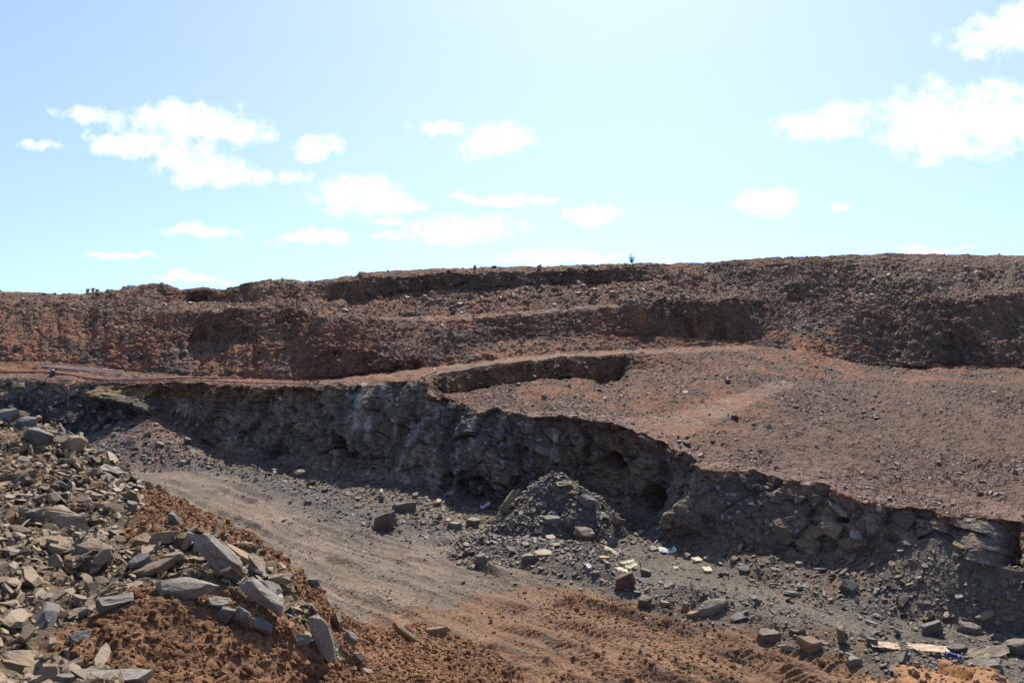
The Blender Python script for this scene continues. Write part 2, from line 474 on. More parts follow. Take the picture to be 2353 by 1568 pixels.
LI = [(-500, 697, 68), (0, 700, 68), (300, 692, 64), (390, 692, 64), (430, 694, 66.4), (490, 692, 66), (530, 694, 62), (600, 690, 58.5), (700, 684, 57), (800, 690, 53.6), (840, 690, 53), (960, 668, 54.2), (1100, 662, 55),
      (1300, 655, 56.3), (1440, 648, 57.6), (1490, 645, 58.6), (1520, 652, 58), (1600, 662, 58), (1750, 655, 60), (1900, 650, 61), (2100, 645, 60), (2352, 640, 59.5), (2850, 640, 57)]
LI2 = [(-500, 680, 73), (0, 683, 72), (200, 683, 68.5), (300, 668, 66.5), (390, 668, 65.4), (425, 670, 67), (490, 668, 66.8), (520, 676, 65), (600, 662, 60.5), (700, 660, 59), (790, 650, 55.5), (830, 640, 53.8), (960, 633, 54.9), (1090, 629, 55.7),
       (1250, 625, 56.9), (1400, 619, 58.1), (1480, 615, 59.2), (1520, 628, 59.8), (1600, 630, 60), (1750, 620, 61.8), (1900, 616, 63), (2100, 612, 63), (2352, 610, 62.6), (2850, 612, 60)]
LJ = [(-500, 665, 78), (0, 669, 76), (70, 671, 75), (130, 675, 74), (195, 675, 73), (250, 668, 71), (310, 659, 69), (350, 651, 67), (390, 655, 66.5), (415, 664, 67.8),
      (470, 661, 67.7), (515, 665, 66.4), (560, 655, 64), (600, 645, 62.5), (640, 641, 62), (680, 643, 62), (700, 648, 61.5), (750, 642, 59.5),
      (790, 634, 58.5), (815, 636, 58), (830, 626, 55.4), (960, 619, 56.8), (1090, 615, 57.6), (1250, 611, 58.8), (1400, 606, 60),
      (1440, 604, 60.6), (1495, 604, 60.8), (1510, 607, 61), (1560, 605, 62), (1650, 602, 62.5), (1690, 596, 63), (1750, 592, 63.6), (1850, 590, 64.6),
      (1900, 588, 65), (1950, 585, 65.4), (2050, 583, 66), (2200, 584, 66), (2352, 587, 66), (2850, 592, 64)]

lines = [LA, LB, LC, LD, LD1, LD2, LE, LG, LH, LI, LI2, LJ]
rows_n = [330, 46, 120, 64, 46, 16, 34, 56, 34, 24, 24]


def jag(k, xs, P_):
    """uneven edges: nothing in a quarry runs straight"""
    return P_


def smooth1(a, n):
    k = np.ones(n) / n
    p = np.pad(a, n // 2, mode='edge')
    return np.convolve(p, k, mode='valid')[:len(a)]


WL = []
for k, ln in enumerate(lines):
    yy, dd = interp_line(ln, xs)
    if k not in (11,):
        yy = smooth1(yy, 7); dd = smooth1(dd, 9)
    else:
        dd = smooth1(dd, 9)
    WL.append(np.stack(((xs - W / 2) / F * dd, dd, EYE - (yy - H / 2) / F * dd), -1))
# roughen the crest lines in plan and height
for k, (ah, av) in {3: (.35, .12), 4: (.4, .1), 5: (.5, .08), 6: (.5, .1), 7: (.6, .2), 8: (.7, .22), 9: (.6, .2), 10: (.4, .14), 11: (.4, .09)}.items():
    q = WL[k]
    if k in (7, 8, 9):          # slumped, uneven benches: shift the break lines back and forth
        q = q * 1.0
        dl = 2.0 * fbm(np.stack((q[:, 0], q[:, 1] * .3, q[:, 2]), -1), .16, 3, 140 + k, .6)
        f_ = 1 + dl / q[:, 1]
        q = np.stack((q[:, 0] * f_, q[:, 1] * f_, EYE + (q[:, 2] - EYE) * f_), -1)
    WL[k] = q + np.stack((0 * q[:, 0], ah * fbm(q, .5, 2, 40 + k, .6), av * fbm(q, .9, 2, 60 + k, .6)), -1)

rows = []; band = []; tt = []
for k in range(len(lines) - 1):
    n = rows_n[k]
    for j in range(n):
        t = j / n
        if k == 0:                                  # even steps in the picture, not on the ground
            da, db = WL[0][:, 1:2], WL[1][:, 1:2]
            inv = (1 - t) / da + t / db
            s = (1 / inv - da) / (db - da)
        else:
            s = t
        if k == 2:
            pass
        rows.append(WL[k] * (1 - s) + WL[k + 1] * s); band.append(k); tt.append(t)
rows.append(WL[-1]); band.append(10); tt.append(1.0)
for (off, drop) in ((1.5, .15), (5, .5), (15, 1.2), (60, 3), (250, 12), (1500, 60)):
    q = WL[-1].copy()
    sc_ = (q[:, 1] + off) / q[:, 1]
    q[:, 0] *= sc_; q[:, 1] *= sc_; q[:, 2] -= drop
    rows.append(q); band.append(11); tt.append(0.0)
G = np.array(rows)                       # (R, NX, 3)
# the rim of the face crumbles: ragged only close to the edge itself
_q = WL[3]
rim = np.stack((0 * _q[:, 0], .42 * fbm(_q, 1.3, 4, 163, .65), .20 * fbm(_q, 1.1, 4, 173, .65)), -1)
_b = np.array(band)[:, None]; _t = np.array(tt)[:, None]
rim_w = np.where(_b == 2, ss(.72, 1.0, _t), np.where(_b == 3, ss(.14, 0, _t), 0.0))
G = G + rim_w[..., None] * rim[None]
R = G.shape[0]
BAND = np.array(band)[:, None] * np.ones((1, NX), int)
TT = np.array(tt)[:, None] * np.ones((1, NX))
SX, SY = proj(G)                         # where each ground point sits in the measured picture


def grid_normals(g):
    du = np.gradient(g, axis=1); dv = np.gradient(g, axis=0)
    n = np.cross(du, dv)
    n /= np.linalg.norm(n, axis=-1, keepdims=True) + 1e-9
    return n


NRM = grid_normals(G)
X, Y, Z = G[..., 0], G[..., 1], G[..., 2]

isfloor = BAND <= 1
isface = BAND == 2
isslope = (BAND >= 3) & (BAND <= 10)

# --- the haul road across the floor
road = [floor_pt(*q) for q in ((120, 1062), (300, 1088), (450, 1135), (620, 1205), (800, 1275), (1000, 1345), (1200, 1415), (1450, 1500), (1700, 1600), (1900, 1720))]
rdist, ralong, rside = seg_dist(X, Y, road)
racross = rdist * rside
rw = .35 * fbm(np.stack((X, Y, 0 * X), -1), .25, 3, 801)
RQ = np.stack(((racross + rw) * 2.6, ralong * .16, 0 * X), -1)
streak = fbm(RQ, 1.0, 5, 800, .65)
streak2 = fbm(RQ * np.array((3.1, 2.2, 1)), 1.0, 4, 805, .6)
onroad = ss(3.6, 2.2, rdist) * (BAND == 0)
# --- pit floor relief
dz = np.zeros((R, NX))
fz = ss(0, .1, 1.0 * (BAND == 0))
dz += isfloor * (0.10 * fbm(G, .35, 4, 3) + 0.035 * fbm(G, 2.2, 4, 5, .6) + .025 * fbm(G, 7.0, 3, 6, .7)) + onroad * (.07 * streak + .035 * streak2)
ruts = np.zeros((R, NX))
for a_, w_, h_ in ((-1.75, .2, .07), (-.95, .22, .09), (-.1, .2, .06), (.75, .22, .09), (1.5, .2, .07), (2.2, .22, .06)):
    aa = racross + rw * .6 - a_
    on = ss(-.25, .3, fbm(np.stack((ralong * .25, 0 * X + a_ * 3.1, 0 * X), -1), 1.0, 3, 850))
    ruts += on * h_ * (np.exp(-((np.abs(aa) - .34) / .14) ** 2) * .7 - np.exp(-(aa / w_) ** 2))
ruts *= (1.6 + .9 * ss(1000, 1150, SX)) * (BAND == 0) * ss(3.6, 2.6, rdist) * (.7 + .6 * fbm(G, 2.0, 3, 851))
dz += ruts
# debris pile under the face
pc = floor_pt(1290, 1225)
pcx, pcy = (1285 - W / 2) / F * 27.3, 27.3
rr = np.hypot((X - pcx) / 2.6, (Y - pcy) / 2.0)
rr = rr + .18 * fbm(G, .8, 3, 77)
pile_h = 1.85 * np.clip(1 - rr, 0, 1) ** 0.85
# lower lobe spilling towards the road
pcx2, pcy2 = floor_pt(1230, 1275)
rr2 = np.hypot((X - pcx2) / 2.6, (Y - pcy2) / 1.6)
pile_h = np.maximum(pile_h, .35 * np.clip(1.15 - rr2 - .2 * fbm(G, .9, 3, 71), 0, 1))
dz += np.where(isfloor, pile_h, 0)
# roadside berm of rocks
berm = [floor_pt(*q) for q in ((1230, 1300), (1330, 1325), (1430, 1352), (1560, 1385), (1680, 1408), (1800, 1448), (1930, 1488), (2060, 1525), (2130, 1575))]
bd, ba, bs = seg_dist(X, Y, berm)
berm_w = ss(.0, 1.0, ba) * (.75 + .5 * fbm(G, .8, 3, 21))
berm_h = .42 * berm_w * np.exp(-(bd / .55) ** 2)
dz += np.where(BAND == 0, berm_h, 0)
# low rubble edge beside the grey road
edge2 = [floor_pt(*q) for q in ((290, 1062), (560, 1092), (650, 1125), (760, 1165), (880, 1205), (1010, 1235), (1130, 1255))]
ed, ea, es = seg_dist(X, Y, edge2)
dz += np.where(isfloor, .22 * np.exp(-(ed / .9) ** 2) * (1 + fbm(G, 1.2, 3, 22)), 0)
# clay ridges pushed up between the tracks
ridges = [(((1300, 1392), (1420, 1412), (1560, 1446), (1690, 1494), (1850, 1556), (1920, 1600)), .20, .22),
          (((1240, 1420), (1330, 1450), (1420, 1480), (1500, 1540)), .10, .22),
          (((1560, 1380), (1700, 1430), (1830, 1480), (1980, 1545)), .10, .2),
          (((1120, 1500), (1260, 1540), (1400, 1580)), .18, .4),
          (((560, 1160), (760, 1215), (980, 1250), (1130, 1260)), .07, .25),
          (((640, 1250), (860, 1300), (1120, 1350)), .05, .25)]
for pts, hh, ww in ridges:
    rd, ra, _ = seg_dist(X, Y, [floor_pt(*q) for q in pts])
    dz += np.where(BAND == 0, hh * np.exp(-(rd / ww) ** 2) * (.8 + .9 * fbm(G, 2.6, 4, 31)), 0)
# crawler tracks with cleat marks
clay_poly = [(1080, 1372), (1250, 1352), (1390, 1372), (1540, 1418), (1680, 1442), (1790, 1490), (1960, 1530), (2050, 1580), (2100, 1800), (700, 1800),
             (860, 1440), (960, 1400)]
wob = 60 * streak + 30 * fbm(G, .6, 4, 12)
clay = inpoly(SX + wob, SY + .5 * wob, clay_poly) & (BAND == 0)
clay_f = clay.astype(float)
for _ in range(8):
    clay_f = (clay_f + np.roll(clay_f, 1, 0) + np.roll(clay_f, -1, 0) + np.roll(clay_f, 2, 1) + np.roll(clay_f, -2, 1)) / 5
tracks = [((1060, 1372), (1200, 1405), (1330, 1450), (1460, 1500), (1640, 1590)),
          ((1380, 1395), (1500, 1430), (1620, 1470), (1780, 1535), (1880, 1590)),
          ((950, 1392), (1080, 1425), (1180, 1450), (1300, 1500)),
          ((1150, 1430), (1260, 1470), (1380, 1530), (1440, 1600)),
          ((1540, 1500), (1640, 1540), (1720, 1590)),
          ((600, 1190), (700, 1232), (800, 1262), (960, 1310)),
          ((1420, 1385), (1580, 1425), (1740, 1480), (1900, 1540))]
for i, pts in enumerate(tracks):
    td, ta, ts = seg_dist(X, Y, [floor_pt(*q) for q in pts])
    w = ss(.34, .24, td) * (BAND == 0)
    pitch = .155
    ph = ta / pitch + .35 * ts * td / .3 + .5 * fbm(G, .8, 2, 95)
    tooth = np.abs((ph % 1) - .5) * 2
    w2 = w * ss(-.3, .25, fbm(G, 1.6, 4, 90 + i, .6))
    dz += w2 * (-.035 + .07 * ss(.25, .8, tooth)) * (.6 if i == 5 else 1.0)
# crumbly clay
cl = np.maximum(fbm(G, 6.0, 3, 14, .6), 0)
rough_zone = clay_f * ss(-.1, .4, fbm(G, .5, 3, 15))
dz += .04 * rough_zone * cl * (BAND == 0)
G[..., 2] += dz * np.where(BAND == 1, ss(1.0, .8, TT), 1.0)

# --- rock face: joints, ledges, hollows (pushed along the face normal)
NRM = grid_normals(G)
fm = isface
pf = G[fm]
nf = NRM[fm].copy()
nh = nf.copy(); nh[:, 2] *= .3; nh /= np.linalg.norm(nh, axis=1, keepdims=True)
sxf, syf, tf = SX[fm], SY[fm], TT[fm]
# bedding dips gently; stretch cells along it
q = np.stack((pf[:, 0] * .9 + .2 * pf[:, 2], pf[:, 1] * .9, pf[:, 2] * 1.05 + .15 * pf[:, 0]), -1)
q += .14 * np.stack([fbm(pf, .9, 3, 200 + c) for c in range(3)], -1)
v1, j1 = blocks(q * np.array((.75, .75, .5)), 300)
v2, j2 = blocks(q * np.array((2.1, 2.1, 1.5)), 310)
v3, j3 = blocks(q * np.array((3.2, 3.2, 6.5)), 320)
env = ss(0, .12, tf) * ss(1.0, .95, tf) * (1 - .4 * ss(1500, 1680, sxf))
disp = env * (.55 * v1 + .26 * v2 + .09 * v3 - .08 * ss(.12, 0, j1) - .05 * ss(.12, 0, j2) + .05 * fbm(pf, 2.6, 4, 330, .65))
led = np.abs(((pf[:, 2] + .12 * pf[:, 0] * .2 + .2 * fbm(pf, .7, 3, 335)) * 2.2) % 1 - .5)
disp += env * (.09 + .10 * ss(1450, 1600, sxf)) * (led - .25) * ss(-.1, .3, fbm(pf, .35, 2, 336))


def bumpat(x, y, rx, ry, a, p=2.0):
    return a * np.exp(-(((sxf - x) / rx) ** 2 + ((syf - y) / ry) ** 2) ** (p / 2))


disp += bumpat(1386, 1062, 24, 20, -1.2, 6)           # dark hole
disp += bumpat(1478, 1150, 18, 38, -1.2, 5)           # second hollow beside the shoulder
disp += bumpat(1395, 1110, 100, 90, -.9)              # alcove behind the pile
disp += bumpat(1585, 1175, 45, 48, .55)               # shoulder of rock
disp += bumpat(1110, 1045, 60, 75, .55)               # buttress under the bench corner
disp += bumpat(700, 990, 14, 70, -.8)                 # dark chimney
disp += bumpat(845, 960, 25, 80, .35)
disp += bumpat(2262, 1260, 34, 75, .6)                # column near the right edge
disp += bumpat(2320, 1270, 22, 80, -.5)
disp += bumpat(1935, 1195, 14, 8, -.4, 4)
disp += bumpat(1690, 1075, 8, 5, -.3, 4)
# sloping ribs at the far left
for (x1, y1, x2, y2, a) in ((200, 905, 350, 940, 1.1),):
    t = np.clip(((sxf - x1) * (x2 - x1) + (syf - y1) * (y2 - y1)) / ((x2 - x1) ** 2 + (y2 - y1) ** 2), 0, 1)
    dd = np.hypot(sxf - x1 - t * (x2 - x1), syf - y1 - t * (y2 - y1))
    disp += a * np.exp(-(dd / 14) ** 2) * ss(0, .15, t)
# the upper part of the far face is weathered earth: smoother
G[fm] = pf + nh * disp[:, None]

# --- terrace slopes: gullied earth and loose stone
sm = isslope
ps = G[sm]; ns = NRM[sm].copy()
bs_ = BAND[sm]; ts_ = TT[sm]
steep = np.clip(1 - np.abs(ns[:, 2]), 0, 1)
ampl = np.select([bs_ == 3, bs_ == 4, bs_ == 5, bs_ == 6, bs_ == 7, bs_ == 8, bs_ == 9, bs_ == 10], [.10, .10, .05, .24, .30, .26, .2, .12], .1)
edge_fade = np.where(bs_ == 3, ss(0, .1, ts_), np.where(bs_ == 10, 1 - .7 * ss(0, 1, ts_), 1.0))
d1 = ampl * (fbm(ps, .55, 5, 400, .6) + .6 * fbm(ps, 1.7, 4, 410, .6, True)) * edge_fade
# erosion gullies on steep earth
gq = np.stack((ps[:, 0] * 1.3 + .4 * fbm(ps, .5, 3, 421), ps[:, 1] * .25, ps[:, 2] * .12), -1)
rq = np.stack((ps[:, 0] * .8 + .25 * ps[:, 1] * .3 + .5 * fbm(ps, .4, 3, 471), ps[:, 1] * .09, 0 * ps[:, 0]), -1)
rill = fbm(rq, 1.0, 4, 470, .6, True)
d1 += np.where((bs_ == 3) & (sxs_ok := (SX[sm] > 1150)), .11 * rill * edge_fade, 0)
d1 += np.where(bs_ >= 4, steep * .55 * fbm(gq, 1.0, 4, 420, .6, True), 0)
vb, jb = blocks(ps * np.array((1.5, 1.5, 2.6)), 430)
d1 += np.where(bs_ >= 6, .14 + .3 * steep, .05 + .2 * steep) * vb * edge_fade * ss(-.4, .3, fbm(ps, .3, 3, 431))
vb, jb = blocks(ps * np.array((4.5, 4.5, 5.5)), 440)
d1 += np.where(bs_ >= 6, .07 + .1 * steep, .06 + .1 * steep) * vb * edge_fade
sxs, sys_ = SX[sm], SY[sm]
# paths stay smooth
path_polys = [[(870, 726), (1000, 724), (1180, 716), (1400, 700), (1500, 694), (1500, 702), (1400, 711), (1180, 730), (1000, 738), (870, 736)],
              [(720, 890), (740, 874), (1000, 842), (1290, 808), (1720, 792), (1760, 800), (1290, 826), (1000, 866), (800, 890)],
              [(1150, 938), (1190, 944), (1330, 946), (1460, 958), (1560, 946), (1650, 918), (1730, 890), (1800, 872), (1830, 885), (1740, 925), (1650, 968), (1580, 1000), (1480, 994), (1340, 970), (1200, 964)],
              [(-500, 850), (0, 845), (300, 858), (700, 878), (700, 888), (300, 880), (0, 868), (-500, 862)]]
pm = np.zeros(len(ps))
jw = 6 * fbm(ps, .8, 3, 450)
for pl in path_polys:
    pm = np.maximum(pm, inpoly(sxs + jw, sys_ + .4 * jw, pl))
d1 *= 1 - .6 * pm
d1 += .05 * fbm(ps, 4.0, 3, 460)
nn = ns.copy()
nn[:, 2] = np.abs(nn[:, 2]) * np.sign(nn[:, 2])
G[sm] = ps + nn * d1[:, None]
NRM = grid_normals(G)

# --- what lies where: soil colours
def C3(*a): return np.array(a)


col = np.zeros((R, NX, 3))
cn = fbm(G, .30, 4, 500)
cn2 = fbm(G, 1.1, 4, 505)
red = C3(.172, .079, .043); grey_brown = C3(.108, .067, .045); dark_brown = C3(.1, .056, .036); khaki = C3(.19, .125, .074)
grav = C3(.125, .1, .074); dusty = C3(.165, .122, .086); clay_c = C3(.172, .1, .056); clay_d = C3(.105, .058, .033)
rock = C3(.13, .115, .098); rock_t = C3(.21, .172, .128); rock_d = C3(.07, .068, .068); orange = C3(.19, .105, .05); yellow = C3(.21, .15, .07)


def mixv(a, b, f):
    f = np.asarray(f)[..., None]
    return a * (1 - f) + b * f


# floor
fc = mixv(grav, dusty, ss(-.15, .35, cn + .4 * fbm(G, .5, 3, 510)))
dusty_tr = np.zeros((R, NX))
for pts in (((300, 1085), (420, 1100), (560, 1140), (650, 1200), (760, 1260), (900, 1310), (1000, 1345)), ((330, 1130), (430, 1180), (560, 1240), (700, 1300), (850, 1370), (980, 1400)),
            ((880, 1240), (1000, 1290), (1100, 1330)), ((560, 1170), (700, 1240), (840, 1290), (1040, 1340))):
    td, _, _ = seg_dist(X, Y, [floor_pt(*q_) for q_ in pts])
    dusty_tr = np.maximum(dusty_tr, np.exp(-(td / .55) ** 2))
fc = mixv(fc, C3(.075, .067, .056), ss(.05, .5, streak2 + .5 * streak) * onroad)
fc = mixv(fc, C3(.20, .15, .108), .8 * ss(.01, .06, -ruts))
fc = mixv(fc, C3(.08, .07, .058), .6 * ss(.01, .05, ruts))
fc = mixv(fc, C3(.19, .145, .105), ss(.1, .5, streak - .3 * streak2) * onroad * .8)
fc = mixv(fc, C3(.184, .139, .105), dusty_tr * .8 * ss(-.4, .3, cn2))
fc = mixv(fc, C3(0.088, 0.085, 0.082), .7 * np.exp(-(ed / 1.1) ** 2))
fc = mixv(fc, C3(0.105, 0.092, 0.075), ss(.0, .7, ss(1240, 1330, SX + 60 * cn)) * .8)
fc = mixv(fc, C3(0.082, 0.078, 0.075), ss(.02, .3, pile_h))
cc = mixv(clay_c, clay_d, ss(-.2, .5, cn2 + .3 * cn + .9 * streak))
cc = mixv(cc, C3(.205, .125, .072), .7 * ss(.01, .06, -ruts))
cc = mixv(cc, C3(.125, .1, .075), .55 * ss(.1, .45, streak2 + .4 * fbm(G, .9, 3, 511)))
fc = mixv(fc, cc, np.clip(clay_f * 1.1 - .05 + .3 * streak2 * ss(.02, .5, clay_f), 0, 1))
fc = mixv(fc, C3(0.136, 0.078, 0.041), .55 * ss(.1, .5, fbm(G, .55, 3, 515)) * ss(1080, 1200, SX) * (1 - clay_f))
# left back: reddish debris at the foot of the ramp
fc = mixv(fc, C3(0.150, 0.088, 0.065), ss(1078, 1050, SY) * ss(250, 330, SX) * ss(640, 520, SX) * .9)
col = np.where(isfloor[..., None], fc, col)
# face
blk = np.zeros((R, NX)); blk[fm] = v2 + .6 * v3
rk = mixv(rock, rock_t, ss(-.1, .5, .8 * cn + .4 * cn2 + .7 * blk))
rk = mixv(rk, rock_d, ss(.05, .5, fbm(G, .45, 4, 520)))
top_earth = ss(940, 905, SY + 14 * cn2 + .1 * np.abs(SX - 560) * (SX > 560)) * ss(200, 330, SX) * ss(1010, 700, SX)
rk = mixv(rk, C3(0.136, 0.078, 0.044), top_earth)
rk = mixv(rk, yellow, ss(.2, .6, np.exp(-((SX - 280) / 90) ** 2 - ((SY - 912) / 26) ** 2) + .4 * cn2) * (SX < 460))
rk = mixv(rk, rock_d * .9, ss(420, 330, SX) * ss(900, 925, SY + 20 * cn2))
rk = mixv(rk, C3(.15, .088, .055), ss(.74, .96, TT + .22 * cn2 + .1 * blk) * (SX > 980))
rk = rk * C3(1.06, 1.0, .92)
rk = mixv(rk, C3(0.129, 0.116, 0.095), .6 * ss(-.2, .3, cn) * ss(1000, 1080, SX) * ss(1320, 1220, SX))
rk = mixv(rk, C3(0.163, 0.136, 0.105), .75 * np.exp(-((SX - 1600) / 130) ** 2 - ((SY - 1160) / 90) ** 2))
# pale mineral stain left of centre, and other pale streaks down the face
for (x, y0, y1, w, a) in ((838, 880, 908, 9, 1.0), (830, 905, 1030, 16, .75), (1060, 985, 1060, 10, .4), (1262, 1000, 1080, 8, .3), (2260, 1215, 1330, 22, .45),
                          (1860, 1105, 1140, 12, .5), (1960, 1215, 1235, 14, .45)):
    rk = mixv(rk, C3(.55, .54, .52), a * np.exp(-((SX - x - 5 * cn2) / w) ** 2) * ss(y0 - 6, y0 + 4, SY) * ss(y1 + 10, y1 - 10, SY) * ss(-.3, .2, cn2))
spk = ss(.52, .62, fbm(G, 5.0, 2, 530))
rk = mixv(rk, C3(.33, .33, .33), spk * .8)
stk = fbm(np.stack((X * 2.4, Y * 2.4, Z * .35), -1), 1.0, 4, 535, .6)
rk = mixv(rk, C3(.33, .315, .285), .85 * ss(.16, .45, stk) * ss(760, 820, SX) * ss(1400, 1250, SX))
rk = mixv(rk, C3(.06, .055, .052), .6 * ss(.2, .5, -stk))
ramp_t = ss(310, 350, SX) * ss(520, 470, SX) * ss(925, 960, SY)
rk = mixv(rk, C3(0.150, 0.099, 0.071), ramp_t)
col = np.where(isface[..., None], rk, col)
# slopes
pat = fbm(np.stack((X * .5, Y * .2, Z), -1), .8, 5, 541, .6)
sl = mixv(red, grey_brown, ss(-.25, .3, cn + .5 * cn2 + .8 * pat + 1.0 * ss(1500, 2000, SX) * ss(860, 900, SY)))
sl = mixv(sl, C3(.095, .055, .038), .5 * ss(.05, .45, pat + .3 * cn2) * (BAND <= 6))
sl = mixv(sl, dark_brown, .6 * ss(.0, .45, fbm(G, .35, 4, 540) + .25) * (BAND >= 7))
sl = mixv(sl, khaki, .7 * ss(-.1, .4, fbm(G, .6, 4, 545)) * (BAND >= 8) * ss(900, 500, SX))
sl = mixv(sl, C3(.108, .078, .058), ss(1500, 1800, SX) * (BAND >= 7) * .5)
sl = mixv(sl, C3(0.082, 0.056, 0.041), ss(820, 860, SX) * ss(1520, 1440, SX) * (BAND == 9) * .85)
emb = (BAND == 4) & (SX > 985) & (SX < 1460)
sl = np.where(emb[..., None], mixv(C3(0.116, 0.067, 0.039), orange, ss(-.1, .4, cn2)), sl)
sl = mixv(sl, C3(0.170, 0.082, 0.044), .7 * ss(1000, 1300, SX) * ss(1750, 1500, SX) * (BAND <= 4) * (BAND >= 3) * ss(-.3, .3, cn2))
cut = (BAND == 6) & (SX > 705) & (SX < 960)
sl = np.where(cut[..., None], mixv(C3(0.109, 0.054, 0.033), C3(0.150, 0.078, 0.048), ss(-.2, .3, cn2)), sl)
pmf = np.zeros((R, NX)); pmf[sm] = pm
for _ in range(2):
    pmf = (pmf + np.roll(pmf, 1, 0) + np.roll(pmf, -1, 0) + np.roll(pmf, 2, 1) + np.roll(pmf, -2, 1)) / 5
sl = mixv(sl, C3(0.215, 0.142, 0.098), pmf * (.25 + .5 * ss(-.2, .3, cn2 + .6 * pat)))
sl = mixv(sl, C3(0.204, 0.136, 0.102), .6 * (BAND == 3) * ss(.16, 0, TT) * (SX > 1100))
sl = mixv(sl, C3(0.163, 0.156, 0.153), .6 * ss(-.1, .2, cn2) * np.exp(-((SX - 1080) / 50) ** 2 - ((SY - 765) / 22) ** 2))
sl = mixv(sl, C3(0.204, 0.163, 0.109), .6 * ss(0, .3, cn2) * np.exp(-((SX - 590) / 70) ** 2 - ((SY - 725) / 28) ** 2))
sl = sl * np.where(BAND >= 6, 1.16, 1.0)[..., None]
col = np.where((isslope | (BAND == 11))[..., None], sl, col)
col = np.clip(col, .012, .8)


def grid_mesh(name, g, c, mat, r0, r1, label, cat):
    g = g[r0:r1 + 1]; c = c[r0:r1 + 1]
    r, n = g.shape[:2]
    me = bpy.data.meshes.new(name)
    me.vertices.add(r * n)
    me.vertices.foreach_set('co', g.astype(np.float32).ravel())
    ii = np.arange(r * n).reshape(r, n)
    quads = np.stack((ii[:-1, :-1], ii[:-1, 1:], ii[1:, 1:], ii[1:, :-1]), -1).reshape(-1, 4)
    nq = len(quads)
    me.loops.add(nq * 4)
    me.loops.foreach_set('vertex_index', quads.ravel().astype(np.int32))
    me.polygons.add(nq)
    me.polygons.foreach_set('loop_start', np.arange(0, nq * 4, 4, dtype=np.int32))
    try:
        me.polygons.foreach_set('loop_total', np.full(nq, 4, np.int32))
    except Exception:
        pass
    me.update(calc_edges=True)
    me.validate()
    a = me.color_attributes.new('soil', 'FLOAT_COLOR', 'POINT')
    a.data.foreach_set('color', np.concatenate((c.reshape(-1, 3), np.ones((r * n, 1))), 1).astype(np.float32).ravel())
    me.materials.append(M[mat])
    if mat in ('face', 'slope'):
        me.polygons.foreach_set('use_smooth', np.zeros(nq, bool))
    o = bpy.data.objects.new(name, me)
    COL.objects.link(o)
    return tag(o, label, cat, None, 'structure')


e = np.cumsum([0] + rows_n)
grid_mesh('pit_floor', G, col, 'floor', 0, e[2], 'pit floor of grey gravel and orange clay marked by crawler tracks', 'ground')
grid_mesh('quarry_face', G, col, 'face', e[2], e[3], 'dark grey vertical rock face in shadow behind the pit floor', 'rock face')
grid_mesh('terrace_slope', G, col, 'slope', e[3], R - 1, 'stepped reddish brown quarry slopes rising to the skyline', 'terrain')

# ------------------------------------------------------------------ the spoil heap in the left foreground (and the ground under the camera)
hx = np.arange(-520, 2900, 4.0)
hx = np.concatenate((np.arange(-520, 1320, 2.6), np.arange(1320, 2900, 14)))
H0 = [(-600, 1568 + 240, 2.4), (2900, 1568 + 240, 2.4)]
H1 = [(-600, 1568, 5.0), (0, 1568, 7.0), (200, 1568, 7.2), (420, 1568, 7.8), (600, 1568, 8.5), (760, 1568, 9.6), (900, 1568, 11), (1050, 1568, 12.4), (1200, 1568, 14.1),
      (1320, 1600, 14.6), (1500, 1800, 11.4), (1900, 1800, 8), (1990, 1650, 6.4), (2080, 1560, 6.2), (2180, 1548, 6.2), (2290, 1560, 6.2), (2360, 1600, 6.2), (2900, 1700, 6)]
H2 = [(-600, 1400, 7.5), (0, 1420, 8.3), (130, 1435, 8.3), (250, 1405, 8.7), (330, 1378, 8.9), (400, 1362, 9.0), (450, 1362, 9.05), (560, 1388, 9.3), (660, 1440, 9.5), (740, 1490, 9.9),
      (830, 1545, 10.6), (900, 1555, 11.3), (1050, 1556, 12.7), (1200, 1562, 14.2), (1320, 1605, 14.6), (1500, 1820, 11.5), (1900, 1820, 8.2), (1990, 1620, 6.8),
      (2040, 1545, 6.8), (2140, 1528, 6.8), (2200, 1530, 6.8), (2280, 1550, 6.8), (2360, 1620, 6.8), (2900, 1720, 6.5)]
H3 = [(-600, 1330, 8.7), (0, 1360, 9.3), (130, 1370, 9.4), (250, 1372, 9.6), (330, 1368, 9.9), (450, 1385, 10.0), (560, 1410, 10.1), (660, 1445, 10.2), (740, 1485, 10.4),
      (830, 1535, 10.9), (900, 1548, 11.6), (1050, 1548, 13.0), (1200, 1558, 14.4), (1320, 1610, 14.7), (1500, 1860, 11.5), (1900, 1860, 8.4), (1990, 1650, 7.1),
      (2140, 1580, 7.2), (2280, 1600, 7.2), (2360, 1680, 7.1), (2900, 1780, 7)]
H4 = [(-600, 1230, 10.5), (0, 1250, 11), (200, 1256, 11.2), (320, 1270, 11.2), (430, 1252, 11.3), (520, 1278, 11.3), (640, 1340, 11.2), (720, 1402, 11), (790, 1470, 10.9),
      (850, 1525, 11.3), (900, 1530, 12.2), (960, 1520, 13.6), (1050, 1530, 13.8), (1200, 1552, 14.7), (1320, 1620, 14.8), (1500, 1900, 11.5), (1900, 1900, 8.8), (2140, 1720, 8),
      (2300, 1750, 8), (2900, 1900, 8)]
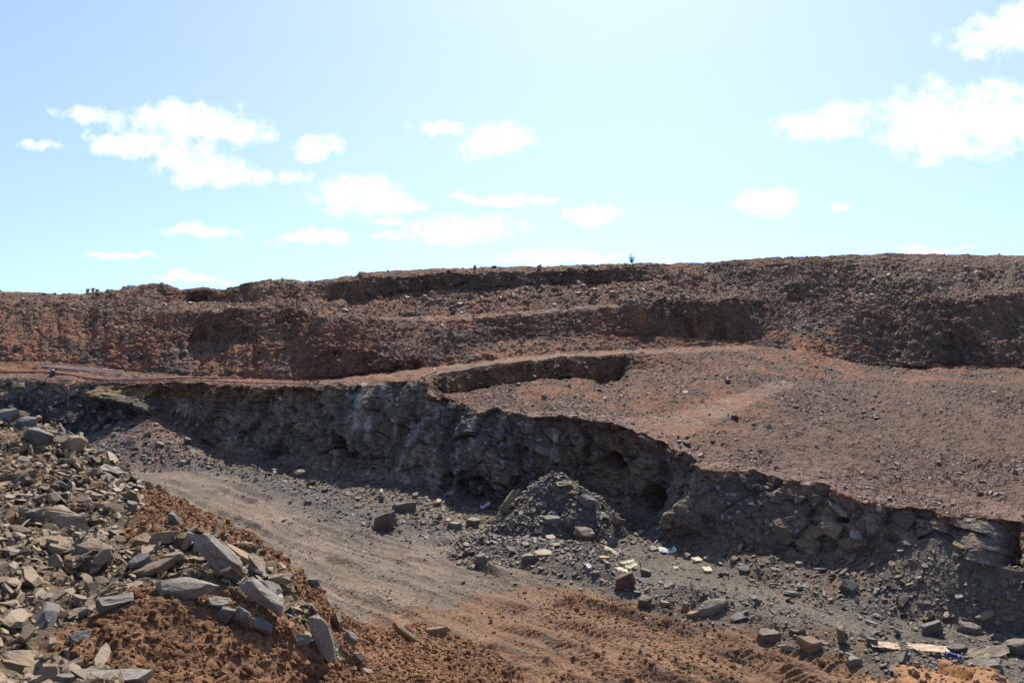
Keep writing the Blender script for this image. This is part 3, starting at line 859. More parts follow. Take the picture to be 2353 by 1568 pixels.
H5 = [(-600, 880, 19), (-200, 905, 18.5), (0, 942, 18), (60, 958, 17.5), (110, 985, 17.2), (150, 1005, 17), (215, 1025, 16.8), (290, 1083, 16.5), (350, 1128, 15.5), (420, 1150, 14.9), (480, 1172, 14.3),
      (520, 1196, 13.8), (560, 1222, 13.3), (600, 1256, 13), (640, 1296, 12.6), (700, 1352, 12.2), (750, 1402, 12.4), (800, 1440, 13.2), (850, 1442, 14.8), (960, 1446, 17.4), (1100, 1476, 16.8), (1200, 1545, 15.2),
      (1320, 1640, 14.8), (1500, 1920, 11.6), (1900, 1950, 9), (2140, 1850, 9), (2900, 1950, 9)]
H6z = [(-600, 26, -.4), (0, 24.5, -.4), (290, 22, -.4), (480, 19, -.4), (640, 17, -.4), (750, 17.0, -.4), (850, 17.5, -.3), (960, 18.4, -.25), (1100, 17.6, -.3), (1200, 16, -.3), (1320, 15.4, -.5),
       (1500, 12, -.6), (1900, 10, -.5), (2140, 10.5, -.5), (2900, 10, -.5)]
HL = []
for ln in (H0, H1, H2, H3, H4, H5):
    yy, dd = interp_line(ln, hx)
    yy, dd = smooth1(yy, 5), smooth1(dd, 7)
    HL.append(np.stack(((hx - W / 2) / F * dd, dd, EYE - (yy - H / 2) / F * dd), -1))
HL[0][:, 2] = EYE - 1.72
dd, zz = interp_line(H6z, hx)
HL.append(np.stack(((hx - W / 2) / F * dd, dd, zz), -1))
back = HL[0].copy(); back[:, 1] = -6.0; back[:, 0] *= 3
HL.insert(0, back)
hr = [6, 14, 105, 26, 70, 150, 34]
rows = []
for k in range(len(HL) - 1):
    for j in range(hr[k]):
        t = j / hr[k]
        if k == 5:
            da, db = HL[5][:, 1:2], HL[6][:, 1:2]
            inv = (1 - t) / da + t / db
            t = (1 / inv - da) / np.where(np.abs(db - da) < 1e-6, 1e-6, db - da)
        rows.append(HL[k] * (1 - t) + HL[k + 1] * t)
rows.append(HL[-1])
HG = np.array(rows)
HSX, HSY = proj(HG)
HSX = np.where(HG[..., 1] > .5, HSX, -9999)
soil_polys = [[(140, 1450), (250, 1405), (330, 1372), (440, 1352), (560, 1385), (660, 1438), (740, 1490), (840, 1560), (900, 1640), (300, 1700), (230, 1520), (90, 1490)],
              [(290, 1120), (420, 1145), (520, 1170), (640, 1290), (720, 1370), (800, 1430), (960, 1430), (1130, 1470), (1300, 1600), (900, 1640), (820, 1520), (760, 1440),
               (690, 1380), (640, 1310), (560, 1260), (430, 1235), (330, 1262), (250, 1230), (330, 1180)],
              [(820, 1440), (1000, 1400), (1350, 1560), (1350, 1700), (800, 1700)]]
hw = 14 * fbm(HG, 1.6, 4, 600)
soil = np.zeros(HG.shape[:2])
for pl in soil_polys:
    soil = np.maximum(soil, inpoly(HSX + hw, HSY + hw, pl))
for _ in range(2):
    soil = (soil + np.roll(soil, 1, 0) + np.roll(soil, -1, 0) + np.roll(soil, 2, 1) + np.roll(soil, -2, 1)) / 5
mound = inpoly(HSX, HSY, soil_polys[0]).astype(float)
HN = grid_normals(HG)
hd = .24 * fbm(HG, .9, 4, 610, .55) * ss(2, 6, HG[..., 1])
hd += (1 - soil) * .17 * blocks(HG * np.array((2.2, 2.2, 3.4)), 615)[0]
lump = np.maximum(fbm(HG, 3.2, 3, 620, .6), -.15) + .3 * fbm(HG, 9.0, 3, 624, .65)
cell = .5 - blocks(HG * 7.0, 630)[1]
hd += soil * (.11 * lump + .03 * cell)
HG = HG + HN * hd[..., None]
HN = grid_normals(HG)
hn = fbm(HG, .7, 4, 640); hn2 = fbm(HG, 3.0, 3, 645)
hc = mixv(C3(0.15, 0.096, 0.05), C3(0.11, 0.082, 0.053), ss(-.2, .3, hn + .8 * ss(1250, 1500, HSY)))
hc = mixv(hc, mixv(C3(0.205, 0.112, 0.058), C3(0.14, 0.074, 0.038), ss(-.2, .45, hn2)), soil)
right_mound = (HSX > 1850).astype(float)
hc = mixv(hc, C3(.27, .145, .07), right_mound)
grid_mesh('spoil_heap', HG, np.clip(hc, .02, .8), 'heap', 0, HG.shape[0] - 1,
          'spoil heap of orange clay and slate rubble filling the left foreground', 'earth heap')

# ------------------------------------------------------------------ stones
def chip_bm(seed, dims, cuts, deep=.72, level=0, rough=.0):
    """a block with its corners and edges knocked off by flat breaks"""
    rnd = random.Random(seed)
    bm = bmesh.new()
    m_ = rnd.choice((4, 5, 5, 6, 7, 8))
    ph = rnd.uniform(0, 6.28)
    pts_ = []
    wedge = (rnd.uniform(-.35, .35), rnd.uniform(-.35, .35))
    for lay in (-1, 1):
        k_ = 1.0 if lay < 0 else rnd.uniform(.7, 1.0)
        ox, oy = rnd.uniform(-.06, .06), rnd.uniform(-.06, .06)
        for i_ in range(m_):
            a_ = ph + (i_ + rnd.uniform(-.28, .28)) * 2 * math.pi / m_
            r_ = rnd.uniform(.40, .56) * k_
            ux, uy = math.cos(a_) * r_ + ox, math.sin(a_) * r_ + oy
            uz = lay * .5 * (1 + lay * (wedge[0] * ux * 2 + wedge[1] * uy * 2)) + rnd.uniform(-.08, .08)
            pts_.append(bm.verts.new((ux * dims[0], uy * dims[1], uz * dims[2])))
    hull = bmesh.ops.convex_hull(bm, input=pts_)
    bmesh.ops.delete(bm, geom=[g_ for g_ in hull['geom_interior'] if isinstance(g_, bmesh.types.BMVert)], context='VERTS')
    bmesh.ops.dissolve_limit(bm, angle_limit=.09, verts=bm.verts[:], edges=bm.edges[:])
    for c in range(cuts):
        th = rnd.uniform(0, 2 * math.pi)
        zt = rnd.choice((0, 0, rnd.uniform(-.9, .9), rnd.uniform(-.5, .5), rnd.uniform(.5, 1.4)))
        n = Vector((math.cos(th) / dims[0], math.sin(th) / dims[1], zt / dims[2])).normalized()
        sup = max(v.co.dot(n) for v in bm.verts)
        co = n * sup * rnd.uniform(deep, .95)
        geom = bm.verts[:] + bm.edges[:] + bm.faces[:]
        r = bmesh.ops.bisect_plane(bm, geom=geom, plane_co=co, plane_no=n, clear_outer=True, dist=1e-5)
        ed_ = [g for g in r['geom_cut'] if isinstance(g, bmesh.types.BMEdge)]
        if ed_:
            try:
                bmesh.ops.holes_fill(bm, edges=[x for x in bm.edges if x.is_boundary], sides=0)
            except Exception:
                pass
    bmesh.ops.remove_doubles(bm, verts=bm.verts[:], dist=.012)
    if level:
        bmesh.ops.bevel(bm, geom=bm.edges[:], offset=.007, segments=1, affect='EDGES', clamp_overlap=True)
        bmesh.ops.triangulate(bm, faces=bm.faces[:])
        for _ in range(level):
            lo = [x for x in bm.edges if x.calc_length() > .16 / (1 if level < 2 else 1.7)]
            if lo:
                bmesh.ops.subdivide_edges(bm, edges=lo, cuts=1)
                bmesh.ops.triangulate(bm, faces=bm.faces[:])
        bm.normal_update()
        co = np.array([v.co[:] for v in bm.verts]); no = np.array([v.normal[:] for v in bm.verts])
        q_ = co * np.array((1, 1, 2.2)) + seed * 3.7
        dpl = rough * (fbm(q_, 2.3, 4, seed, .6) + .8 * blocks(q_ * np.array((2.6, 2.6, 4.2)), seed)[0])
        co = co + no * dpl[:, None]
        for v, c_ in zip(bm.verts, co):
            v.co = Vector(c_)
    else:
        bmesh.ops.triangulate(bm, faces=bm.faces[:])
    bm.normal_update()
    return bm


def bm_mesh(name, bm, mat):
    me = bpy.data.meshes.new(name)
    bm.to_mesh(me); bm.free()
    if mat:
        me.materials.append(M[mat] if isinstance(mat, str) else mat)
    return me


def clod_bm(seed, sub=2, amp=.6):
    bm = bmesh.new()
    bmesh.ops.create_icosphere(bm, subdivisions=sub, radius=.5)
    co = np.array([v.co[:] for v in bm.verts])
    d = amp * fbm(co + seed * 5.1, 2.6, 4, seed, .7) + .16 * blocks((co + seed) * 3.0, seed)[0]
    co = co * (1 + d)[:, None] * np.array((1, .85, .72))
    for v, c_ in zip(bm.verts, co):
        v.co = Vector(c_)
    return bm


# small variants for the scattered masses (kept out of the scene collection; instanced by geometry nodes)
def variant_collection(name, maker, n, mat):
    c = bpy.data.collections.new(name)
    for k in range(n):
        o = bpy.data.objects.new(f'{name}_{k:02d}', bm_mesh(f'{name}_{k:02d}', maker(k), mat))
        c.objects.link(o)
    return c


def small_stone(k):
    r = random.Random(900 + k)
    return chip_bm(900 + k, (1, r.uniform(.55, .9), r.uniform(.28, .6)), 2, .75)


def flat_stone(k):
    r = random.Random(700 + k)
    return chip_bm(700 + k, (1, r.uniform(.38, .75), r.uniform(.09, .22)), 2, .75)


def instancer(name):
    ng = bpy.data.node_groups.new(name, 'GeometryNodeTree')
    ng.interface.new_socket('Geometry', in_out='INPUT', socket_type='NodeSocketGeometry')
    ng.interface.new_socket('Geometry', in_out='OUTPUT', socket_type='NodeSocketGeometry')
    return ng


def scatter(name, pts, rot, scl, coll, label, cat):
    """loose pieces nobody could count: points carrying rotation, size and variant"""
    n = len(pts)
    me = bpy.data.meshes.new(name)
    me.vertices.add(n)
    me.vertices.foreach_set('co', np.asarray(pts, np.float32).ravel())
    a = me.attributes.new('rot', 'FLOAT_VECTOR', 'POINT'); a.data.foreach_set('vector', np.asarray(rot, np.float32).ravel())
    a = me.attributes.new('scl', 'FLOAT_VECTOR', 'POINT'); a.data.foreach_set('vector', np.asarray(scl, np.float32).ravel())
    a = me.attributes.new('idx', 'INT', 'POINT'); a.data.foreach_set('value', RNG.integers(0, len(coll.objects), n).astype(np.int32))
    o = bpy.data.objects.new(name, me)
    COL.objects.link(o)
    ng = instancer(name + '_nodes')
    gi = ng.nodes.new('NodeGroupInput'); go = ng.nodes.new('NodeGroupOutput')
    ip = ng.nodes.new('GeometryNodeInstanceOnPoints')
    ci = ng.nodes.new('GeometryNodeCollectionInfo')
    ci.inputs['Collection'].default_value = coll
    ci.inputs['Separate Children'].default_value = True
    ci.inputs['Reset Children'].default_value = True
    ip.inputs['Pick Instance'].default_value = True

    def attr(nm, ty):
        x = ng.nodes.new('GeometryNodeInputNamedAttribute'); x.data_type = ty
        x.inputs['Name'].default_value = nm
        return x.outputs['Attribute']
    er = ng.nodes.new('FunctionNodeEulerToRotation')
    L = ng.links.new
    L(gi.outputs[0], ip.inputs['Points']); L(ci.outputs[0], ip.inputs['Instance'])
    L(attr('idx', 'INT'), ip.inputs['Instance Index'])
    L(attr('rot', 'FLOAT_VECTOR'), er.inputs[0]); L(er.outputs[0], ip.inputs['Rotation'])
    L(attr('scl', 'FLOAT_VECTOR'), ip.inputs['Scale'])
    L(ip.outputs[0], go.inputs[0])
    md = o.modifiers.new('pieces', 'NODES'); md.node_group = ng
    return tag(o, label, cat, None, 'stuff')


def eulers(nrm, tilt):
    """lie along the ground, leaning a little, turned at random"""
    n = nrm + RNG.normal(0, tilt, nrm.shape)
    n[:, 2] = np.abs(n[:, 2]) + .15
    n /= np.linalg.norm(n, axis=1, keepdims=True)
    yaw = RNG.uniform(0, 2 * np.pi, len(n))
    # rotation taking z to n after a yaw about z, as XYZ euler: R = Rn * Rz(yaw)
    out = np.zeros((len(n), 3))
    zx = np.arccos(np.clip(n[:, 2], -1, 1))
    ax = np.stack((-n[:, 1], n[:, 0], 0 * yaw), 1)
    al = np.linalg.norm(ax, axis=1, keepdims=True); ax = np.where(al > 1e-6, ax / np.maximum(al, 1e-6), (1, 0, 0))
    c, s = np.cos(zx), np.sin(zx)
    Rm = np.zeros((len(n), 3, 3))
    x_, y_ = ax[:, 0], ax[:, 1]
    Rm[:, 0, 0] = c + x_ * x_ * (1 - c); Rm[:, 0, 1] = x_ * y_ * (1 - c); Rm[:, 0, 2] = y_ * s
    Rm[:, 1, 0] = x_ * y_ * (1 - c); Rm[:, 1, 1] = c + y_ * y_ * (1 - c); Rm[:, 1, 2] = -x_ * s
    Rm[:, 2, 0] = -y_ * s; Rm[:, 2, 1] = x_ * s; Rm[:, 2, 2] = c
    Rz = np.zeros_like(Rm); Rz[:, 0, 0] = np.cos(yaw); Rz[:, 0, 1] = -np.sin(yaw); Rz[:, 1, 0] = np.sin(yaw); Rz[:, 1, 1] = np.cos(yaw); Rz[:, 2, 2] = 1
    Q = Rm @ Rz
    out[:, 1] = -np.arcsin(np.clip(Q[:, 2, 0], -1, 1))
    out[:, 0] = np.arctan2(Q[:, 2, 1], Q[:, 2, 2])
    out[:, 2] = np.arctan2(Q[:, 1, 0], Q[:, 0, 0])
    return out


def cell_area(g):
    a = np.linalg.norm(np.cross(g[:-1, 1:] - g[:-1, :-1], g[1:, :-1] - g[:-1, :-1]), axis=-1)
    return a


AREA = cell_area(G); HAREA = cell_area(HG)


def sample(g, nrm, weight, n):
    """n random points over the grid cells, weight per cell"""
    w = np.clip(weight, 0, None).ravel(); w = w / w.sum()
    ids = RNG.choice(len(w), n, p=w)
    r, c = np.unravel_index(ids, weight.shape)
    a, b = RNG.random(n)[:, None], RNG.random(n)[:, None]
    p = g[r, c] * (1 - a) * (1 - b) + g[r, c + 1] * (1 - a) * b + g[r + 1, c] * a * (1 - b) + g[r + 1, c + 1] * a * b
    return p, nrm[r, c], r, c


def up(n):
    n = n.copy(); n[n[:, 2] < 0] *= -1
    return n


def sizes(n, lo, hi, power=2.2):
    """many small, few large"""
    u = RNG.random(n)
    return (lo ** -power + u * (hi ** -power - lo ** -power)) ** (-1 / power)


def aniso(s, lo=.75, hi=1.3):
    return np.stack((s * RNG.uniform(lo, hi, len(s)), s * RNG.uniform(lo, hi, len(s)), s * RNG.uniform(lo, hi, len(s))), 1)


inview = (SX > -250) & (SX < 2600)
A_ = AREA * inview[:-1, :-1]
B_ = BAND[:-1, :-1]; SXc, SYc, Tc = SX[:-1, :-1], SY[:-1, :-1], TT[:-1, :-1]
flat_ = np.abs(NRM[:-1, :-1, 2])
brown_small = variant_collection('debris_piece', small_stone, 10, 'brownstone')
upper_small = variant_collection('terrace_piece', flat_stone, 10, 'upperstone')
grey_small = variant_collection('gravel_piece', small_stone, 10, 'palegravel')
dark_small = variant_collection('talus_piece', flat_stone, 10, 'darkstone')
slate_small = variant_collection('slate_piece', flat_stone, 12, 'slate')
clods_c = variant_collection('clod_piece', lambda k: clod_bm(k, 2), 8, 'clod')
red_small = variant_collection('tan_piece', small_stone, 8, 'redstone')

# loose stones over the benches and the wide right-hand apron
w = A_ * np.select([B_ == 3, B_ == 4, B_ == 5, B_ == 6], [1.0 + 3 * (Tc < .07), .6, .45, 1.0], 1.6 * ((B_ == 2) & (Tc > .84) & (SXc > 960))) * (1 - .75 * pmf[:-1, :-1]) * (.35 + ss(-.2, .4, cn[:-1, :-1] + cn2[:-1, :-1] * .6))
emb_c = emb[:-1, :-1]
w = np.where(emb_c, w * .15, w)
p, n_, r_, c_ = sample(G, NRM, w * (.12 + ss(-.15, .35, pat[:-1, :-1] + .5 * cn2[:-1, :-1]) ** 1.6), 70000)
s = sizes(70000, .035, .26, 2.8)
scatter('bench_stones', p, eulers(up(n_), .3), aniso(s), brown_small, 'small brown stones strewn over the benches and right apron', 'stones')
# stony upper slopes
stony = np.zeros_like(A_)
stony += (B_ >= 7) * (.35 + .9 * ss(-.25, .35, fbm(G, .35, 3, 700)[:-1, :-1]))
stony = np.where((B_ == 8), stony * 2.2, stony) * (1 - .95 * pmf[:-1, :-1])
dark_wall = (B_ == 9) & (SXc > 830) & (SXc < 1490)
stony = np.where(dark_wall, stony * .5, stony)
recess = (B_ == 7) & (SXc > 460) & (SXc < 715)
stony = np.where(recess, stony * .5, stony)
rwall = (B_ == 7) & (SXc > 1470) & ~((SXc > 1745) & (SXc < 1960))
stony = np.where(rwall, stony * .7, stony)
p, n_, r_, c_ = sample(G, NRM, A_ * stony * (BAND[:-1, :-1] < 11), 60000)
s = sizes(60000, .05, .28, 2.7)
scatter('slope_stones', p + .3 * s[:, None] * up(n_), eulers(up(n_) * np.array((.6, .6, 1)), .35), aniso(s), upper_small,
        'pale and brown stones littering the upper quarry slopes', 'stones')
# gravel on the pit floor
w = AREA * (B_ <= 1) * inview[:-1, :-1] * (1 - .85 * np.clip(clay_f[:-1, :-1], 0, 1)) * (1 - .7 * dusty_tr[:-1, :-1]) * ss(46, 16, Y[:-1, :-1]) * (.25 + ss(-.3, .3, cn2[:-1, :-1])) * (.3 + 1.4 * ss(-.1, .4, streak2[:-1, :-1] + .4 * streak[:-1, :-1]))
p, n_, r_, c_ = sample(G, NRM, w, 80000)
s = sizes(80000, .022, .15, 2.5)
scatter('floor_gravel', p, eulers(up(n_), .35), aniso(s), grey_small, 'grey gravel chips spread over the pit floor road', 'gravel')
# talus along the face foot, the debris pile, the berm
tal = AREA * inview[:-1, :-1] * (B_ <= 1) * (2.2 * (B_ == 1) + 6.0 * (pile_h[:-1, :-1] > .04) + 2.4 * np.exp(-(bd[:-1, :-1] / .7) ** 2) * (ba[:-1, :-1] > .3) + 1.6 * np.exp(-(ed[:-1, :-1] / .9) ** 2)
                                           + .6 * ((SXc > 1250) & (SYc < 1420) & (clay_f[:-1, :-1] < .3)) + 1.3 * ((SXc > 2000) & (SYc > 1330)))
p, n_, r_, c_ = sample(G, NRM, tal, 60000)
s = np.concatenate((sizes(9000, .09, .30, 2.0), sizes(51000, .025, .13, 2.1)))
scatter('talus_stones', p + .25 * s[:, None] * np.array((0, 0, 1)), eulers(up(n_), .4), aniso(s), dark_small,
        'dark grey broken rock at the foot of the quarry face', 'rubble')
# clay crumbs on the road
w = AREA * (B_ == 0) * np.clip(clay_f[:-1, :-1], 0, 1) * (.15 + ss(0, .35, fbm(G, .55, 3, 15)[:-1, :-1])) * inview[:-1, :-1]
p, n_, r_, c_ = sample(G, NRM, w, 6000)
s = sizes(6000, .025, .16, 2.4)
scatter('road_clods', p, eulers(up(n_), .3), aniso(s), clods_c, 'crumbs of orange clay along the tracked road', 'soil')

# heap: slate fragments and clods
HA = HAREA * ((HSX[:-1, :-1] > -300) & (HSX[:-1, :-1] < 1400) & (HG[:-1, :-1, 1] > 5.0))
rub = HA * (1 - np.clip(soil[:-1, :-1], 0, 1)) ** 2 * (.5 + ss(-.25, .25, fbm(HG, 1.3, 3, 652)[:-1, :-1]))
p, n_, r_, c_ = sample(HG, HN, rub, 44000)
s = np.concatenate((sizes(10500, .10, .36, 1.9), sizes(33500, .025, .12, 1.9)))
scatter('heap_fragments', p + RNG.uniform(0, .5, (44000, 1)) * s[:, None] * up(n_), eulers(up(n_), .38), aniso(s), slate_small,
        'slate fragments packed between the slabs of the left heap', 'rubble')
p, n_, r_, c_ = sample(HG, HN, HA * np.clip(soil[:-1, :-1], 0, 1), 40000)
s = np.concatenate((sizes(4000, .05, .14, 2.6), sizes(36000, .014, .06, 1.6)))
scatter('heap_clods', p + .1 * s[:, None] * up(n_), eulers(up(n_), .5), aniso(s), clods_c, 'orange clay clods covering the mound in the left foreground', 'soil')
w = HAREA * right_mound[:-1, :-1] * (HG[:-1, :-1, 1] > 4) * (HG[:-1, :-1, 1] < 7.6)
p, n_, r_, c_ = sample(HG, HN, w, 2600)
s = sizes(2600, .02, .10, 1.9)
scatter('tan_scree', p + .2 * s[:, None] * up(n_), eulers(up(n_), .5), aniso(s), red_small, 'pinkish tan stones on the mound at the bottom right corner', 'stones')

# ------------------------------------------------------------------ placing single things where the ground shows them
vis = inview & (BAND < 11)
GV = G[vis]; GN_ = NRM[vis]; GSX, GSY = proj(GV)
hv = (HSX > -400) & (HG[..., 1] > 4)
HV = HG[hv]; HNV = HN[hv]; HVX, HVY = proj(HV)


def on_ground(x, y, heap=False):
    V, Nn, vx, vy = (HV, HNV, HVX, HVY) if heap else (GV, GN_, GSX, GSY)
    d = (vx - x) ** 2 + (vy - y) ** 2
    k = np.argpartition(d, 12)[:12]
    near = k[d[k] < max(30.0, d.min() * 1.5 + 1)]
    j = near[np.argmin(V[near, 1])]
    n = Nn[j].copy()
    if n[2] < 0: n = -n
    return V[j].copy(), n


ROCKS = {}


def rock_set(key, n, maker):
    ROCKS[key] = [maker(k) for k in range(n)]


def mk(level, rough, kind):
    def f(k):
        r = random.Random(5000 + k + hash(kind) % 7 * 0)
        if kind == 'slab':
            return chip_bm(100 + k, (1, r.uniform(.42, .8), r.uniform(.10, .2)), 4, .7, level, rough)
        if kind == 'block':
            return chip_bm(200 + k, (1, r.uniform(.65, .95), r.uniform(.4, .7)), 5, .7, level, rough)
        if kind == 'bar':
            return chip_bm(300 + k, (1, r.uniform(.24, .36), r.uniform(.17, .27)), 3, .8, level, rough)
        return chip_bm(400 + k, (1, .8, .5), 7, .7, level, rough)
    return f


BM = {}
for kind, cnt in (('slab', 12), ('block', 10), ('bar', 6)):
    BM[kind] = [mk(2, .035, kind)(k) for k in range(cnt)]
for kind, cnt in (('slab_small', 14), ('block_small', 12)):
    BM[kind] = [mk(1, .032, kind.split('_')[0])(k + 40) for k in range(cnt)]
MESHC = {}


def rock_mesh(kind, k, mat):
    k %= len(BM[kind])
    key = (kind, k, mat)
    if key not in MESHC:
        me = bpy.data.meshes.new(f'{kind}_{k}_{mat}')
        BM[kind][k].to_mesh(me)
        me.materials.append(M[mat])
        MESHC[key] = me
    return MESHC[key]


rnd = random.Random(5)


def put_rock(name, mesh, p, n, size, yaw, tilt=(0, 0), sink=.25, label=None, cat=None, group=None, stretch=(1, 1, 1), flat=.6):
    """lay a rock on the ground: flat = how far it follows the slope; size = length in m"""
    o = bpy.data.objects.new(name, mesh)
    nn_ = Vector((n[0] * flat, n[1] * flat, n[2])).normalized()
    rot = nn_.to_track_quat('Z', 'Y').to_matrix().to_4x4() if abs(nn_.z) < .9999 else Matrix.Identity(4)
    # track_quat leaves an arbitrary turn: rebuild an upright frame instead
    xax = Vector((1, 0, 0)); xax = (xax - nn_ * xax.dot(nn_)).normalized(); yax = nn_.cross(xax)
    rot = Matrix((xax, yax, nn_)).transposed().to_4x4()
    m = rot @ Matrix.Rotation(yaw, 4, 'Z') @ Matrix.Rotation(tilt[0], 4, 'X') @ Matrix.Rotation(tilt[1], 4, 'Y')
    S = Matrix.Diagonal((size * stretch[0], size * stretch[1], size * stretch[2], 1))
    mm = m @ S
    # rest on the ground: lowest corner goes sink*height under the surface
    zs = [(mm @ Vector(c)).z for c in mesh_bb(mesh)]
    lo, hi = min(zs), max(zs)
    loc = Vector(p) + Vector((0, 0, -lo - sink * (hi - lo)))
    o.matrix_world = Matrix.Translation(loc) @ mm
    COL.objects.link(o)
    return tag(o, label, cat, group, 'thing')


BBC = {}


def mesh_bb(me):
    if me.name not in BBC:
        co = np.array([v.co[:] for v in me.vertices])
        if len(co) > 60:
            co = co[:: len(co) // 60]
        BBC[me.name] = [tuple(c) for c in co]
    return BBC[me.name]


def hero(x, y, w, kind, k, mat, name, label, cat, yaw=0., tilt=(0, 0), sink=.2, stretch=(1, 1, 1), heap=True, flat=.5, dy=0):
    p, n = on_ground(x, y + dy, heap)
    size = w / F * p[1]
    return put_rock(name, rock_mesh(kind, k, mat), p, n, size, yaw, tilt, sink, label, cat, None, stretch, flat)


TAKEN = []


def heroes(lst, heap):
    for it in lst:
        x, y, w, kind, k, mat, yaw, tx, ty, sink, st, label = it
        nm = {'slab': 'stone_slab', 'block': 'boulder', 'bar': 'stone_slab'}[kind]
        ct = {'slab': 'rock slab', 'block': 'boulder', 'bar': 'rock slab'}[kind]
        hero(x, y, w, kind, k, mat, nm, label, ct, math.radians(yaw), (math.radians(tx), math.radians(ty)), sink, st, heap)
        TAKEN.append((x, y, w * .5))


